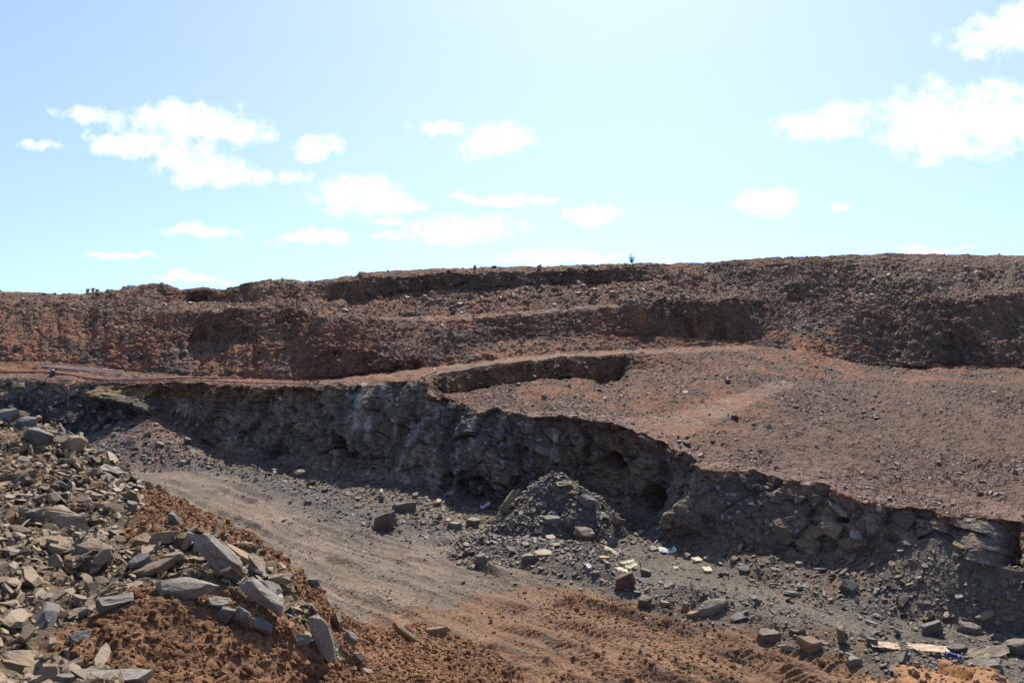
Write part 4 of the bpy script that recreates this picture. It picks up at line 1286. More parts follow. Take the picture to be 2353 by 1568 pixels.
# the big slabs of the left heap (picture x, y of the base centre, length, ...)
heroes([
    (506, 1318, 178, 'bar', 0, 'slate_pale', -14, 10, 30, .12, (1, .9, .9), 'longest pale grey slab leaning diagonally on the slab cluster behind the clay mound'),
    (417, 1368, 168, 'slab', 7, 'slate_pale', 8, 26, 4, .2, (1, .8, 1.0), 'broad flat grey slab directly behind the crest of the clay mound'),
    (400, 1300, 62, 'block', 2, 'slate', 80, 10, 25, .2, (1, .7, 1.3), 'upright grey block at the left end of the long diagonal slab'),
    (447, 1262, 58, 'block', 3, 'slate', 20, 0, 10, .15, (1, .8, 1.2), 'grey block standing on top of the slab cluster'),
    (350, 1318, 95, 'bar', 1, 'slate', 32, 15, -12, .2, (1, 1.2, 1.2), 'brown topped slab tilted left of the upright grey block'),
    (318, 1302, 62, 'block', 4, 'slate_clean', 10, 0, 10, .25, (1, 1, .9), 'rounded grey stone left of the brown topped tilted slab'),
    (263, 1392, 112, 'slab', 4, 'slate_clean', 52, 35, 10, .15, (1, .75, 1.6), 'blue grey shiny slab left of the clay mound with pale broken faces'),
    (338, 1250, 74, 'block', 5, 'tan', -30, 0, 0, .3, (1, .9, .9), 'tan clay coated boulder above the slab cluster'),
    (380, 1246, 70, 'slab', 5, 'slate', 8, 20, 0, .15, (1, .9, 1.8), 'olive grey slab resting against the tan clay coated boulder'),
    (560, 1285, 140, 'slab', 6, 'tan', -20, 8, 6, .4, (1, .5, .6), 'thin tan slab lying behind the long diagonal slab'),
    (590, 1322, 95, 'slab', 7, 'slate_pale', -38, 25, 10, .2, (1, .8, 1.1), 'pale tan faced slab right of the long diagonal slab'),
    (640, 1338, 70, 'slab', 8, 'slate', -12, 6, 5, .2, (1, .8, 1.5), 'upper of two stacked grey slabs near the right edge of the heap'),
    (626, 1366, 76, 'slab', 9, 'slate_clean', -15, 8, 6, .2, (1, .8, 1.3), 'lower of two stacked grey slabs near the right edge of the heap'),
    (612, 1396, 135, 'bar', 2, 'slate_pale', -14, 15, 30, .15, (1, 1.0, 1.0), 'second long grey slab below the long diagonal one with tan top'),
    (503, 1388, 62, 'slab', 10, 'slate_pale', 10, 10, 0, .2, (1, .8, 1.2), 'small pale slab between the broad flat slab and the second long slab'),
    (520, 1418, 46, 'block', 6, 'slate_clean', 20, 0, 0, .2, (1, .8, 1.1), 'small blue grey block in the gap below the second long slab'),
    (556, 1430, 62, 'block', 7, 'slate_clean', -20, 10, 0, .2, (1, .8, 1.0), 'angular dark grey block under the second long slab'),
    (596, 1446, 78, 'slab', 2, 'slate_clean', 6, 12, 0, .25, (1, .7, 1.2), 'layered grey slab at the right foot of the clay mound crest'),
    (660, 1408, 46, 'block', 8, 'slate_clean', -30, 0, 0, .2, (1, .8, 1), 'grey block at the lower end of the second long slab'),
    (742, 1497, 132, 'slab', 3, 'slate_pale', -62, 38, 18, .2, (1, .75, .9), 'largest pale slab, facing the viewer at the right end of the heap'),
    (690, 1470, 60, 'slab', 11, 'slate_clean', 5, 8, 0, .3, (1, .8, 1), 'flat grey slab left of the largest pale slab'),
    (806, 1480, 46, 'block', 9, 'slate_clean', 40, 0, 0, .2, (1, .8, 1), 'grey block beside the right edge of the largest pale slab'),
    (822, 1522, 40, 'block', 1, 'slate_clean', 10, 0, 0, .2, (1, .8, 1), 'dark grey block below the largest pale slab'),
    (845, 1545, 48, 'slab', 0, 'slate', -40, 20, 0, .2, (1, .8, 1.2), 'slanting grey slab low on the right flank of the heap'),
    (775, 1440, 60, 'block', 0, 'brownstone', -50, 0, 20, .3, (1, .7, .8), 'dark brown block behind the largest pale slab'),
    (248, 1566, 190, 'slab', 5, 'slate_pale', 12, 16, 0, .25, (1, .62, .95), 'broad pale slab at the bottom edge left of the clay mound'),
    (164, 1545, 88, 'slab', 8, 'slate_clean', 78, 70, 10, .25, (1, .6, 1.2), 'narrow slab standing on end near the bottom left'),
    (57, 1528, 140, 'slab', 9, 'slate', 8, 14, 0, .3, (1, .7, .9), 'wide grey slab in the bottom left corner'),
    (120, 1530, 100, 'slab', 2, 'slate', 20, 18, 5, .2, (1, .7, .9), 'thin grey slab overlapping the wide slab in the bottom left corner'),
    (186, 1468, 62, 'slab', 10, 'slate_clean', 55, 55, 0, .2, (1, .8, .9), 'leaf shaped grey slab on edge above the standing narrow slab'),
    (180, 1415, 74, 'slab', 1, 'slate', 70, 40, 0, .25, (1, .8, .9), 'tall tan faced slab in the middle of the left heap'),
    (22, 1200, 66, 'block', 3, 'slate', 0, 0, 0, .2, (1, .9, .9), 'squared layered block at the left picture edge'),
    (142, 1208, 150, 'bar', 3, 'slate', 6, 0, 2, .25, (1, 1, .9), 'long horizontal slab across the upper left heap'),
    (130, 1186, 110, 'slab', 7, 'slate', 0, 10, 0, .25, (1, .6, 1), 'dark slab just above the long horizontal slab'),
    (76, 1196, 62, 'block', 6, 'slate_clean', 5, 0, 0, .2, (1, .8, .8), 'dark block left of the long horizontal slab'),
    (122, 1250, 96, 'slab', 11, 'tan', 10, 25, 0, .2, (1, .8, 1.0), 'tan slab with a shiny patch below the long horizontal slab'),
    (140, 1272, 92, 'slab', 0, 'slate', -8, 20, 8, .2, (1, .7, 1.5), 'wedge shaped olive slab under the tan slab'),
    (218, 1262, 110, 'slab', 3, 'slate', -12, 20, 0, .35, (1, .7, .8), 'smooth flat slab right of the wedge shaped olive slab'),
    (22, 1268, 80, 'bar', 4, 'slate', 25, 10, -12, .3, (1, 1.2, .8), 'slab dipping to the lower left at the left picture edge'),
    (170, 1030, 66, 'block', 8, 'tan', 15, 0, 0, .25, (1, .9, 1.15), 'tan fronted boulder on the crest of the left heap'),
    (90, 1012, 78, 'block', 4, 'darkstone', 0, 0, 10, .3, (1, .9, .75), 'dark pointed boulder on the crest left of the tan fronted boulder'),
    (18, 962, 66, 'block', 5, 'slate_clean', 0, 0, 0, .25, (1, .9, .85), 'rounded grey boulder at the top of the crest by the left picture edge'),
    (60, 976, 46, 'block', 7, 'slate_clean', 30, 0, 0, .25, (1, .9, .9), 'smaller grey boulder on the crest right of the rounded one'),
    (256, 1088, 74, 'slab', 4, 'darkstone', -12, 10, 12, .2, (1, .7, 1), 'dark overhanging slab at the right tip of the heap crest'),
    (505, 1228, 72, 'bar', 5, 'tan', -62, 0, 32, .25, (1, 1, .9), 'brown slab stuck upright in the clay ridge beside the grey road'),
    (304, 1165, 30, 'block', 9, 'slate_clean', 10, 0, 0, .2, (1, .9, 1), 'single dark grey block on clay near the heap crest'),
    (398, 1196, 44, 'block', 0, 'slate_clean', -30, 10, 0, .25, (1, .8, .9), 'streaked grey stone half sunk in the clay ridge'),
    (935, 1468, 92, 'slab', 6, 'tan', -8, 12, 0, .25, (1, .5, .9), 'tan slab lying in the clay right of the heap'),
    (1000, 1450, 78, 'slab', 7, 'tan', -2, 5, 0, .3, (1, .5, 1.0), 'tan slab behind and right of the other slab in the clay'),
    (716, 1338, 40, 'block', 2, 'slate_clean', 10, 0, 0, .2, (1, .8, .9), 'dark grey block at the edge of the grey road beside the heap'),
], True)

# boulders on the pit floor and along the face
heroes([
    (925, 1172, 66, 'block', 4, 'darkstone', 5, 0, 0, .2, (1, .8, .75), 'boulder nearest the shadow edge on the grey road side'),
    (886, 1208, 66, 'block', 6, 'darkstone', -10, 0, 0, .2, (1, .8, .85), 'dark flat topped boulder in front of another on the grey road side'),
    (1048, 1212, 40, 'block', 1, 'slate_clean', 10, 0, 0, .2, (1, .8, .8), 'pale grey boulder left of the debris pile'),
    (1085, 1205, 40, 'block', 3, 'darkstone', 0, 0, 0, .2, (1, .8, .8), 'dark boulder between the pale boulder and the debris pile'),
    (1168, 1172, 84, 'bar', 3, 'slate', 38, 0, -22, .1, (1, .7, .7), 'slanting slab on the left flank of the debris pile'),
    (1292, 1118, 52, 'slab', 4, 'slate', 15, 12, 0, .2, (1, .8, 1.2), 'flat slab at the top of the debris pile'),
    (1315, 1132, 40, 'slab', 8, 'slate', 10, 20, 0, .2, (1, .8, 1.2), 'smaller slab just below the top of the debris pile'),
    (1352, 1158, 56, 'block', 8, 'slate_clean', -10, 0, 0, .25, (1, .9, .75), 'grey boulder on the right shoulder of the debris pile'),
    (1268, 1198, 46, 'block', 5, 'slate_clean', 0, 0, 0, .25, (1, .9, .7), 'pale rounded boulder at the front of the debris pile'),
    (1302, 1210, 36, 'block', 7, 'darkstone', 60, 0, 0, .2, (1, .8, 1.4), 'upright dark stone at the front of the debris pile'),
    (1350, 1232, 52, 'block', 9, 'slate', 3, 0, 0, .2, (1, .8, .7), 'squared block at the foot of the debris pile'),
    (1420, 1205, 42, 'block', 0, 'slate', 30, 0, 15, .2, (1, .8, 1), 'pale stone at the right foot of the debris pile'),
    (1248, 1275, 70, 'slab', 9, 'slate', 5, 12, 0, .2, (1, .8, 1.3), 'tan topped slab on the low stone spread before the pile'),
    (1210, 1285, 44, 'block', 2, 'darkstone', 0, 0, 0, .2, (1, .8, .9), 'dark block left of the tan topped slab'),
    (1436, 1345, 60, 'block', 6, 'brownstone', 5, 0, 0, .2, (1, .85, .8), 'brown squared boulder at the start of the roadside berm'),
    (1640, 1400, 88, 'slab', 3, 'slate_pale', 10, 14, -4, .25, (1, .7, 1.1), 'large pale slab with a hole on the roadside berm'),
    (1700, 1412, 60, 'slab', 10, 'slate_clean', 5, 3, 0, .4, (1, .8, .6), 'flat grey slab right of the large pale slab on the berm'),
    (1588, 1412, 32, 'block', 4, 'tan', 0, 0, 0, .25, (1, .9, .8), 'small tan stone left of the large pale slab on the berm'),
    (1570, 1398, 34, 'block', 8, 'slate', 50, 0, 20, .2, (1, .8, 1.3), 'pointed grey stone leaning beside the small tan stone'),
    (1528, 1388, 34, 'block', 0, 'slate', 0, 0, 0, .25, (1, .9, .8), 'rounded tan grey stone in the middle of the berm'),
    (1480, 1385, 40, 'block', 3, 'darkstone', 0, 0, 0, .25, (1, .9, .9), 'dark rough boulder right of the brown squared boulder'),
    (1768, 1462, 60, 'block', 5, 'brownstone', 0, 0, 0, .25, (1, .9, .9), 'dark brown boulder on the right half of the berm'),
    (1862, 1486, 66, 'block', 1, 'tan', -20, 0, 10, .25, (1, .7, .7), 'orange tan boulder on the right half of the berm'),
    (1826, 1446, 46, 'slab', 1, 'slate', -30, 30, 0, .2, (1, .8, 1.2), 'pale angular slab above the orange tan boulder'),
    (1812, 1490, 52, 'slab', 8, 'slate_clean', -20, 20, 0, .25, (1, .8, 1), 'grey slab left of the orange tan boulder'),
    (1930, 1466, 46, 'block', 7, 'slate', 70, 0, 20, .2, (1, .7, 1.3), 'pointed grey rock standing at the right end of the berm'),
    (1960, 1518, 40, 'block', 2, 'slate_clean', 0, 0, 0, .25, (1, .9, .8), 'grey stone low at the right end of the berm'),
    (2268, 1500, 116, 'slab', 5, 'slate', 5, 14, 0, .3, (1, .7, 1.0), 'large smooth slab near the right picture edge'),
    (2195, 1492, 70, 'slab', 2, 'darkstone', 8, 8, 0, .2, (1, .6, 1.6), 'dark layered slab left of the large smooth slab'),
    (2255, 1540, 120, 'slab', 9, 'darkstone', 2, 8, 0, .25, (1, .6, 1.6), 'long dark slab in front of the large smooth slab'),
    (2336, 1496, 80, 'block', 4, 'darkstone', 0, 0, 0, .25, (1, .8, .9), 'dark boulder cut by the right picture edge'),
    (2140, 1452, 62, 'block', 6, 'darkstone', 0, 0, 0, .25, (1, .8, .7), 'squared dark boulder above the cardboard sheets'),
    (2130, 1418, 52, 'slab', 0, 'slate', 30, 20, -10, .2, (1, .7, 1.6), 'wedge shaped grey rock behind the squared dark boulder'),
    (2262, 1420, 56, 'slab', 7, 'slate', 20, 25, 0, .2, (1, .8, 1), 'tan grey slab on the rubble below the right end of the face'),
    (2230, 1450, 56, 'block', 9, 'darkstone', -10, 0, 0, .25, (1, .8, .8), 'dark block between the tan grey slab and the large smooth slab'),
    (1690, 1496, 16, 'block', 3, 'slate', 0, 0, 0, .2, (1, .8, 1.2), 'single small pale stone on the clay ridge of the road'),
    (638, 1082, 30, 'block', 5, 'darkstone', 0, 0, 0, .25, (1, .9, .9), 'dark boulder at the far bend of the grey road'),
    (690, 1092, 34, 'block', 7, 'darkstone', 20, 0, 0, .25, (1, .9, .9), 'second dark boulder along the far bend of the grey road'),
    (1405, 672, 18, 'block', 2, 'upperstone', 0, 0, 0, .2, (1, .8, 1), 'tan block on the upper rubble band below the dark cut'),
    (1368, 662, 14, 'slab', 2, 'upperstone', 10, 10, 0, .2, (1, .8, 1), 'pale slab on the upper rubble band below the skyline'),
], False)


# countable stones: the ones that show largest, one object each
def word(kd, mt, wpx, minpx):
    size_ = 'small ' if wpx < minpx * 1.35 else ('' if wpx < minpx * 2.2 else 'large ')
    colr = {'slate': 'olive grey', 'slate_clean': 'blue grey', 'tan': 'tan', 'darkstone': 'dark grey', 'brownstone': 'brown', 'upperstone': 'pale brown'}[mt]
    return size_ + colr + (' slab ' if kd.startswith('slab') else ' block ')


def crowd(n, g, nrm, w, lo, hi, power, kinds, mats, name, cat, group, labels, zone, heap, minpx=9, tiltsd=22):
    got = 0; tries = 0
    while got < n and tries < 6:
        tries += 1
        p, nn_, r, c = sample(g, nrm, w, n * 4)
        s = sizes(n * 4, lo, hi, power)
        order = np.argsort(-s / p[:, 1])
        px, py = proj(p)
        for k in order:
            if got >= n: break
            x, y = px[k], py[k]
            wpx = s[k] / p[k, 1] * F
            if wpx < minpx or x < -10 or x > 2365 or y > 1575: continue
            if any((x - a) ** 2 + (y - b) ** 2 < (rad * .75 + wpx * .35) ** 2 for a, b, rad in TAKEN): continue
            TAKEN.append((x, y, wpx * .5))
            kd = rnd.choice(kinds); mt = rnd.choice(mats)
            z = zone(x, y)
            nv = nn_[k] if nn_[k][2] > 0 else -nn_[k]
            put_rock(name, rock_mesh(kd, rnd.randrange(40), mt), p[k], nv, s[k], rnd.uniform(0, 6.28),
                     (math.radians(max(-40, min(40, rnd.gauss(0, tiltsd * .85)))), math.radians(rnd.gauss(0, tiltsd * .6))), rnd.uniform(.12, .45),
                     word(kd, mt, wpx, minpx) + labels[z], cat, group[z], (1, rnd.uniform(.75, 1.1), rnd.uniform(.55, 1.05)), .6)
            got += 1
    return got


def hz(x, y):
    if y < 1130 - .0 * x: return 0
    if y < 1300: return 1
    return 2 if x < 320 else 3


crowd(300, HG, HN, rub * ss(5.5, 7.5, HG[:-1, :-1, 1]) / np.maximum(HG[:-1, :-1, 1], 5) ** 1.2, .16, .55, 1.2, ['slab_small', 'slab_small', 'slab', 'slab_small', 'block_small'], ['slate', 'slate', 'slate_clean', 'tan', 'slate'],
      'rubble_slab', 'rock piece', ['loose slabs on the crest of the left heap', 'loose slabs on the upper left heap', 'loose slabs on the lower left heap', 'loose slabs round the slab cluster'],
      ['loose along the crest of the left heap', 'lying loose on the upper side of the left heap',
       'lying loose on the lower left side of the heap', 'among loose stones round the slab cluster on the heap'], hz, True, 14)


def tz(x, y):
    if x < 560: return 0
    if x < 1130: return 1
    if x < 1540 and y < 1262: return 2
    if x < 1500: return 3
    if SBERM(x, y): return 4
    return 5


def SBERM(x, y):
    return y > 1335 + (x - 1420) * .26 and x < 2100


crowd(290, G, NRM, tal * (B_ <= 1) * (SYc > 1040), .16, .52, 2.3, ['slab_small', 'slab_small', 'block_small'], ['darkstone', 'darkstone', 'slate', 'slate_clean'],
      'talus_stone', 'stone', ['stones at the back left ramp', 'stones beside the grey road', 'stones of the debris pile', 'stones spread before the pile', 'stones of the roadside berm', 'stones on the right talus'],
      ['just below the ramp at the back left', 'among broken stones edging the far side of the grey road',
       'in the debris pile under the face', 'spread on the ground before the debris pile',
       'heaped along the roadside berm', 'on the rubble under the right hand face'], tz, False, 9)
# grey blocks on the ramp at the back left
ramp_w = AREA * ((SXc > 180) & (SXc < 470) & (SYc > 945) & (SYc < 1062) & (B_ >= 1) & (B_ <= 2))
crowd(70, G, NRM, ramp_w, .22, .7, 2.2, ['block_small', 'slab_small'], ['slate_clean', 'slate', 'darkstone'], 'ramp_stone', 'stone',
      ['blocks on the back left ramp'], ['tumbled at the foot of the back left face'], lambda x, y: 0, False, 8)
apron_w = AREA * ((B_ == 3) | (B_ == 4)) * (SXc > 1150) * (pmf[:-1, :-1] < .3) / np.maximum(Y[:-1, :-1], 10)
crowd(80, G, NRM, apron_w * ss(-.1, .4, cn[:-1, :-1] + .6 * cn2[:-1, :-1]), .12, .38, 2.8, ['block_small', 'slab_small'], ['brownstone'], 'apron_stone', 'stone',
      ['stones lying on the right apron'] * 4, ['lying on the apron between the shadowed bank and the face rim', 'lying on the far part of the brown apron at right',
      'lying near the rim of the right hand face', 'lying on the middle of the brown apron at right'], lambda x, y: 0 if x < 1600 else 1 if y < 950 else 2 if y > 1075 else 3, False, 7)
upper_w = AREA * (B_ >= 8) * (B_ <= 10) * (SYc > 600) * inview[:-1, :-1]
upper_w = upper_w * (1 + 2.5 * ((SXc > 1750) & (SYc > 612)) + 2.0 * ((SXc > 940) & (SXc < 1520) & (SYc > 660) & (SYc < 725)) + 1.2 * ((SXc < 520) & (SYc > 676)))
crowd(240, G, NRM, np.where(dark_wall, 0, upper_w) * (SYc > 608) * (1 - pmf[:-1, :-1]), .2, .62, 2.5, ['slab_small', 'block_small'], ['upperstone'], 'terrace_stone', 'stone',
      ['blocks on the topmost slopes'] * 5, ['on the stony upper slope at far left', 'on the upper slope left of the dark cut', 'on the rubble band below the dark cut under the skyline',
      'on the upper right slope just below the skyline', 'on the upper right slope above the dark wall'],
      lambda x, y: 0 if x < 520 else 1 if x < 860 else 2 if x < 1540 else 3 if y < 632 else 4, False, 7)


# ------------------------------------------------------------------ pipes, hoses, litter, plants, ruined walls
def tube(name, pts, rad, mat, label=None, cat=None, group=None, parent=None, sides=7):
    bm = bmesh.new()
    pts = [Vector(p) for p in pts]
    rings = []
    for i, p in enumerate(pts):
        d = (pts[min(i + 1, len(pts) - 1)] - pts[max(i - 1, 0)]).normalized()
        a = d.cross(Vector((0, 0, 1)))
        if a.length < .05: a = d.cross(Vector((1, 0, 0)))
        a.normalize(); b = d.cross(a)
        rings.append([bm.verts.new(p + (a * math.cos(2 * math.pi * k / sides) + b * math.sin(2 * math.pi * k / sides)) * rad) for k in range(sides)])
    for r0, r1 in zip(rings[:-1], rings[1:]):
        for k in range(sides):
            bm.faces.new((r0[k], r0[(k + 1) % sides], r1[(k + 1) % sides], r1[k]))
    bm.faces.new(rings[0][::-1]); bm.faces.new(rings[-1])
    bmesh.ops.recalc_face_normals(bm, faces=bm.faces[:])
    me = bm_mesh(name, bm, mat)
    for f in me.polygons: f.use_smooth = True
    o = bpy.data.objects.new(name, me)
    COL.objects.link(o)
    if parent: o.parent = parent
    return tag(o, label, cat, group)


M['pipe'] = plain_material('dusty plastic pipe', (.42, .31, .27), .6)
M['hose'] = plain_material('red brown hose', (.27, .10, .075), .6)
M['hose_pale'] = plain_material('faded pink hose', (.30, .16, .115), .6)
M['blackp'] = plain_material('black plastic', (.03, .032, .035), .4, .5)
M['whitep'] = plain_material('white plastic', (.75, .76, .78), .5, .4, .1)
M['paper'] = plain_material('sun bleached card', (.82, .76, .58), .9, .1, .08, 6)
M['paperw'] = plain_material('white paper', (.85, .84, .80), .9, .1, .06, 6)
M['card'] = plain_material('worn cardboard', (.72, .58, .45), .9, .1, .3, 9)
M['blue'] = plain_material('blue plastic', (.035, .065, .20), .55, .4)
M['wood'] = plain_material('raw wood', (.50, .32, .17), .85, .1, .25, 12)
M['concrete'] = plain_material('ruined concrete', (.30, .25, .20), .95, .1, .25, 6)
M['panel'] = plain_material('grey panel', (.50, .47, .44), .8)
M['leaf'] = plain_material('shrub leaf', (.055, .10, .045), .7, .2, .35, 3)
M['weed'] = plain_material('bright weed leaf', (.11, .17, .04), .7, .2, .35, 3)
M['bark'] = plain_material('twig bark', (.12, .09, .065), .9)


def ground_path(pts, lift, step=10, heap=False):
    out = []
    for (x1, y1), (x2, y2) in zip(pts[:-1], pts[1:]):
        n = max(1, int(math.hypot(x2 - x1, y2 - y1) / step))
        for k in range(n):
            t = k / n
            p, _ = on_ground(x1 + (x2 - x1) * t, y1 + (y2 - y1) * t, heap)
            out.append(p + np.array((0, 0, lift)))
    p, _ = on_ground(*pts[-1], heap)
    out.append(p + np.array((0, 0, lift)))
    out = np.array(out)
    for _ in range(2):
        if len(out) > 4:
            m = out.copy(); m[1:-1] = (out[:-2] + 2 * out[1:-1] + out[2:]) / 4
            m[:, 2] = np.maximum(m[:, 2], out[:, 2] - .03)
            out = m
    return out


def straight(x1, y1, x2, y2, lift):
    a, _ = on_ground(x1, y1); b, _ = on_ground(x2, y2)
    o = [a + (b - a) * t for t in np.linspace(0, 1, 12)]
    base = [on_ground(*proj(q))[0][2] for q in o]
    need = max(0, max(bz - q[2] for bz, q in zip(base, o)))
    return [q + np.array((0, 0, lift + min(need, .15))) for q in o]


tube('plastic_pipe', straight(120, 841, 282, 853, .07), .055, 'pipe', 'upper of two long pale pipes lying side by side on the left bench', 'pipe', None)
tube('plastic_pipe', straight(95, 840, 283, 858, .07), .055, 'pipe', 'lower of two long pale pipes lying side by side on the left bench', 'pipe', None)
tube('hose', ground_path([(-60, 854), (60, 854), (120, 855), (160, 860), (200, 868), (245, 873), (330, 872), (420, 868), (545, 867)], .05), .05, 'hose',
     'long red brown hose running along the left bench', 'hose')
tube('hose', ground_path([(215, 882), (260, 879), (300, 875), (360, 874), (430, 873), (480, 875), (620, 880), (700, 882)], .04), .032, 'hose',
     'thinner hose winding along the edge of the left bench', 'hose')
# hose that hangs down the face
top, _ = on_ground(172, 877); lip, _ = on_ground(158, 884)
hang = [top + np.array((0, 0, .05)), lip + np.array((.1, 0, .1))]
b0 = lip + np.array((0, -.75, .02))
fa = [P(157, yy, b0[1] - .1) for yy in np.linspace(888, 1010, 14)]
tube('hose', hang + [lip + np.array((0, -.4, .1))] + [f + np.array((.03 * math.sin(i * 1.3), 0, 0)) for i, f in enumerate(fa)], .032, 'hose',
     'hose hanging straight down the dark face at far left', 'hose')
tube('hose', ground_path([(112, 880), (130, 879), (150, 882), (172, 876)], .06), .035, 'hose_pale', 'short pale hose end at the edge above the hanging hose', 'hose')
tube('hose', ground_path([(968, 868), (974, 862), (985, 857), (996, 854), (1001, 850), (998, 846)], .05, 5), .032, 'hose_pale', 'curled pink hose end on the path right of the bench', 'hose')
tube('hose', ground_path([(528, 862), (540, 860), (543, 866), (556, 866)], .07, 5), .045, 'hose_pale', 'short bent pale hose lying at the end of the long hose', 'hose')


def lathe(name, prof, mat, sides=12, parent=None):
    bm = bmesh.new()
    rings = [[bm.verts.new((r * math.cos(2 * math.pi * k / sides), r * math.sin(2 * math.pi * k / sides), z)) for k in range(sides)] for r, z in prof]
    for r0, r1 in zip(rings[:-1], rings[1:]):
        for k in range(sides):
            bm.faces.new((r0[k], r0[(k + 1) % sides], r1[(k + 1) % sides], r1[k]))
    bm.faces.new(rings[0][::-1]); bm.faces.new(rings[-1])
    o = bpy.data.objects.new(name, bm_mesh(name, bm, mat))
    COL.objects.link(o)
    if parent: o.parent = parent
    return o


def empty(name, loc, rz=0.0):
    o = bpy.data.objects.new(name, None)
    o.location = loc; o.rotation_euler = (0, 0, rz)
    COL.objects.link(o)
    return o


p, _ = on_ground(120, 862)
can = empty('canister', p)
tag(can, 'small black canister with a white top standing on the left bench', 'canister')
lathe('body', [(.14, -.02), (.16, .05), (.16, .3), (.12, .36)], 'blackp', 12, can)
c_ = lathe('cap', [(.10, .361), (.10, .40), (.05, .43), (.05, .46)], 'panel', 12, can)
can.rotation_euler = (0, .25, 0)


def sheet(name, x, y, w, h, mat, label, cat, yaw=0., curl=.06, heap=False, lift=.03, seed=0, thick=.006):
    """torn, slightly curled sheet with real thickness"""
    p, n = on_ground(x, y, heap)
    L_ = w / F * p[1]; Wd = h
    bm = bmesh.new()
    nx_, ny_ = 9, 6
    rr_ = random.Random(seed + 31)
    ed1 = [rr_.uniform(-.06, .06) for _ in range(nx_)]; ed2 = [rr_.uniform(-.06, .06) for _ in range(ny_)]
    V_ = []
    for i in range(nx_):
        row = []
        for j in range(ny_):
            u_, v_ = i / (nx_ - 1) - .5, j / (ny_ - 1) - .5
            zc = curl * (math.sin(u_ * 5 + seed) * .5 + (u_ * 2) ** 2 * .7 + v_ * v_ * 1.5 * math.cos(seed)) * L_
            row.append(bm.verts.new((u_ * L_ * (1 + ed2[j]), (v_ * (1 + ed1[i] * 2)) * Wd + .1 * Wd * ed1[i], zc + rr_.uniform(-.01, .01) * L_)))
        V_.append(row)
    for i in range(nx_ - 1):
        for j in range(ny_ - 1):
            bm.faces.new((V_[i][j], V_[i + 1][j], V_[i + 1][j + 1], V_[i][j + 1]))
    bmesh.ops.solidify(bm, geom=bm.faces[:], thickness=thick)
    bmesh.ops.recalc_face_normals(bm, faces=bm.faces[:])
    o = bpy.data.objects.new(name, bm_mesh(name, bm, mat))
    nn_ = Vector((n[0] * .5, n[1] * .5 - .12, n[2])).normalized()
    xax = Vector((1, 0, 0)); xax = (xax - nn_ * xax.dot(nn_)).normalized()
    o.matrix_world = Matrix.Translation(Vector(p) + Vector((0, 0, lift))) @ Matrix((xax, nn_.cross(xax), nn_)).transposed().to_4x4() @ Matrix.Rotation(yaw, 4, 'Z')
    COL.objects.link(o)
    return tag(o, label, cat)


sheet('cardboard_sheet', 2130, 1496, 84, .34, 'card', 'larger cardboard sheet lying near the blue plastic tube', 'cardboard', -.35, .05, lift=.09, seed=1)
sheet('cardboard_sheet', 2032, 1488, 60, .24, 'card', 'smaller cardboard strip left of the larger cardboard sheet', 'cardboard', -.18, .05, lift=.08, seed=2)
sheet('paper_sheet', 1533, 1264, 40, .30, 'paperw', 'crumpled white sheet at the foot of the rock shoulder', 'paper', .1, .18, lift=.08, seed=3)
sheet('card_square', 1600, 1285, 18, .28, 'paper', 'cream card square, left of two on the dark gravel', 'card', .3, .05, lift=.08, seed=4)
sheet('card_square', 1626, 1309, 19, .26, 'paper', 'cream card square, right of two on the dark gravel', 'card', .1, .05, lift=.08, seed=5)
sheet('card_strip', 1440, 1291, 34, .15, 'paper', 'long yellow card strip behind the brown squared boulder', 'card', .25, .05, lift=.08, seed=6)
sheet('paper_scrap', 1450, 1303, 26, .22, 'paper', 'crumpled yellow paper just below the long yellow card strip', 'paper', .2, .3, lift=.08, seed=7)
sheet('paper_scrap', 1428, 1313, 30, .22, 'paper', 'torn yellow paper directly behind the brown squared boulder', 'paper', -.1, .3, lift=.08, seed=8)
sheet('paper_scrap', 1408, 1268, 36, .30, 'paper', 'crumpled yellow packaging beside the wood block', 'paper', .0, .35, lift=.10, seed=9)
sheet('paper_scrap', 1352, 1303, 10, .2, 'paperw', 'small white scrap left of the yellow papers', 'paper', .4, .1, lift=.07, seed=10)
sheet('paper_scrap', 1552, 1303, 12, .1, 'paper', 'narrow yellow scrap between the strip and the card squares', 'paper', -.6, .1, lift=.06, seed=11)
sheet('plastic_bag', 711, 1068, 18, .30, 'whitep', 'white plastic bag at the shadow edge beside the far road', 'bag', .0, .45, lift=.1, seed=12)
sheet('plastic_bag', 1113, 1168, 22, .30, 'whitep', 'white plastic bag in the shade left of the debris pile', 'bag', .0, .45, lift=.1, seed=13)
sheet('plastic_scrap', 1477, 1342, 9, .12, 'blue', 'blue plastic scrap beside the brown squared boulder', 'plastic', .3, .4, lift=.15, seed=14)
p, n = on_ground(1387, 1283)
bm = chip_bm(77, (1, .5, .28), 2, .9, 1, .008)
put_rock('wood_block', bm_mesh('wood_block', bm, 'wood'), p, n, .42, .2, (0, 0), .05, 'reddish brown wood block among the yellow papers', 'wood')

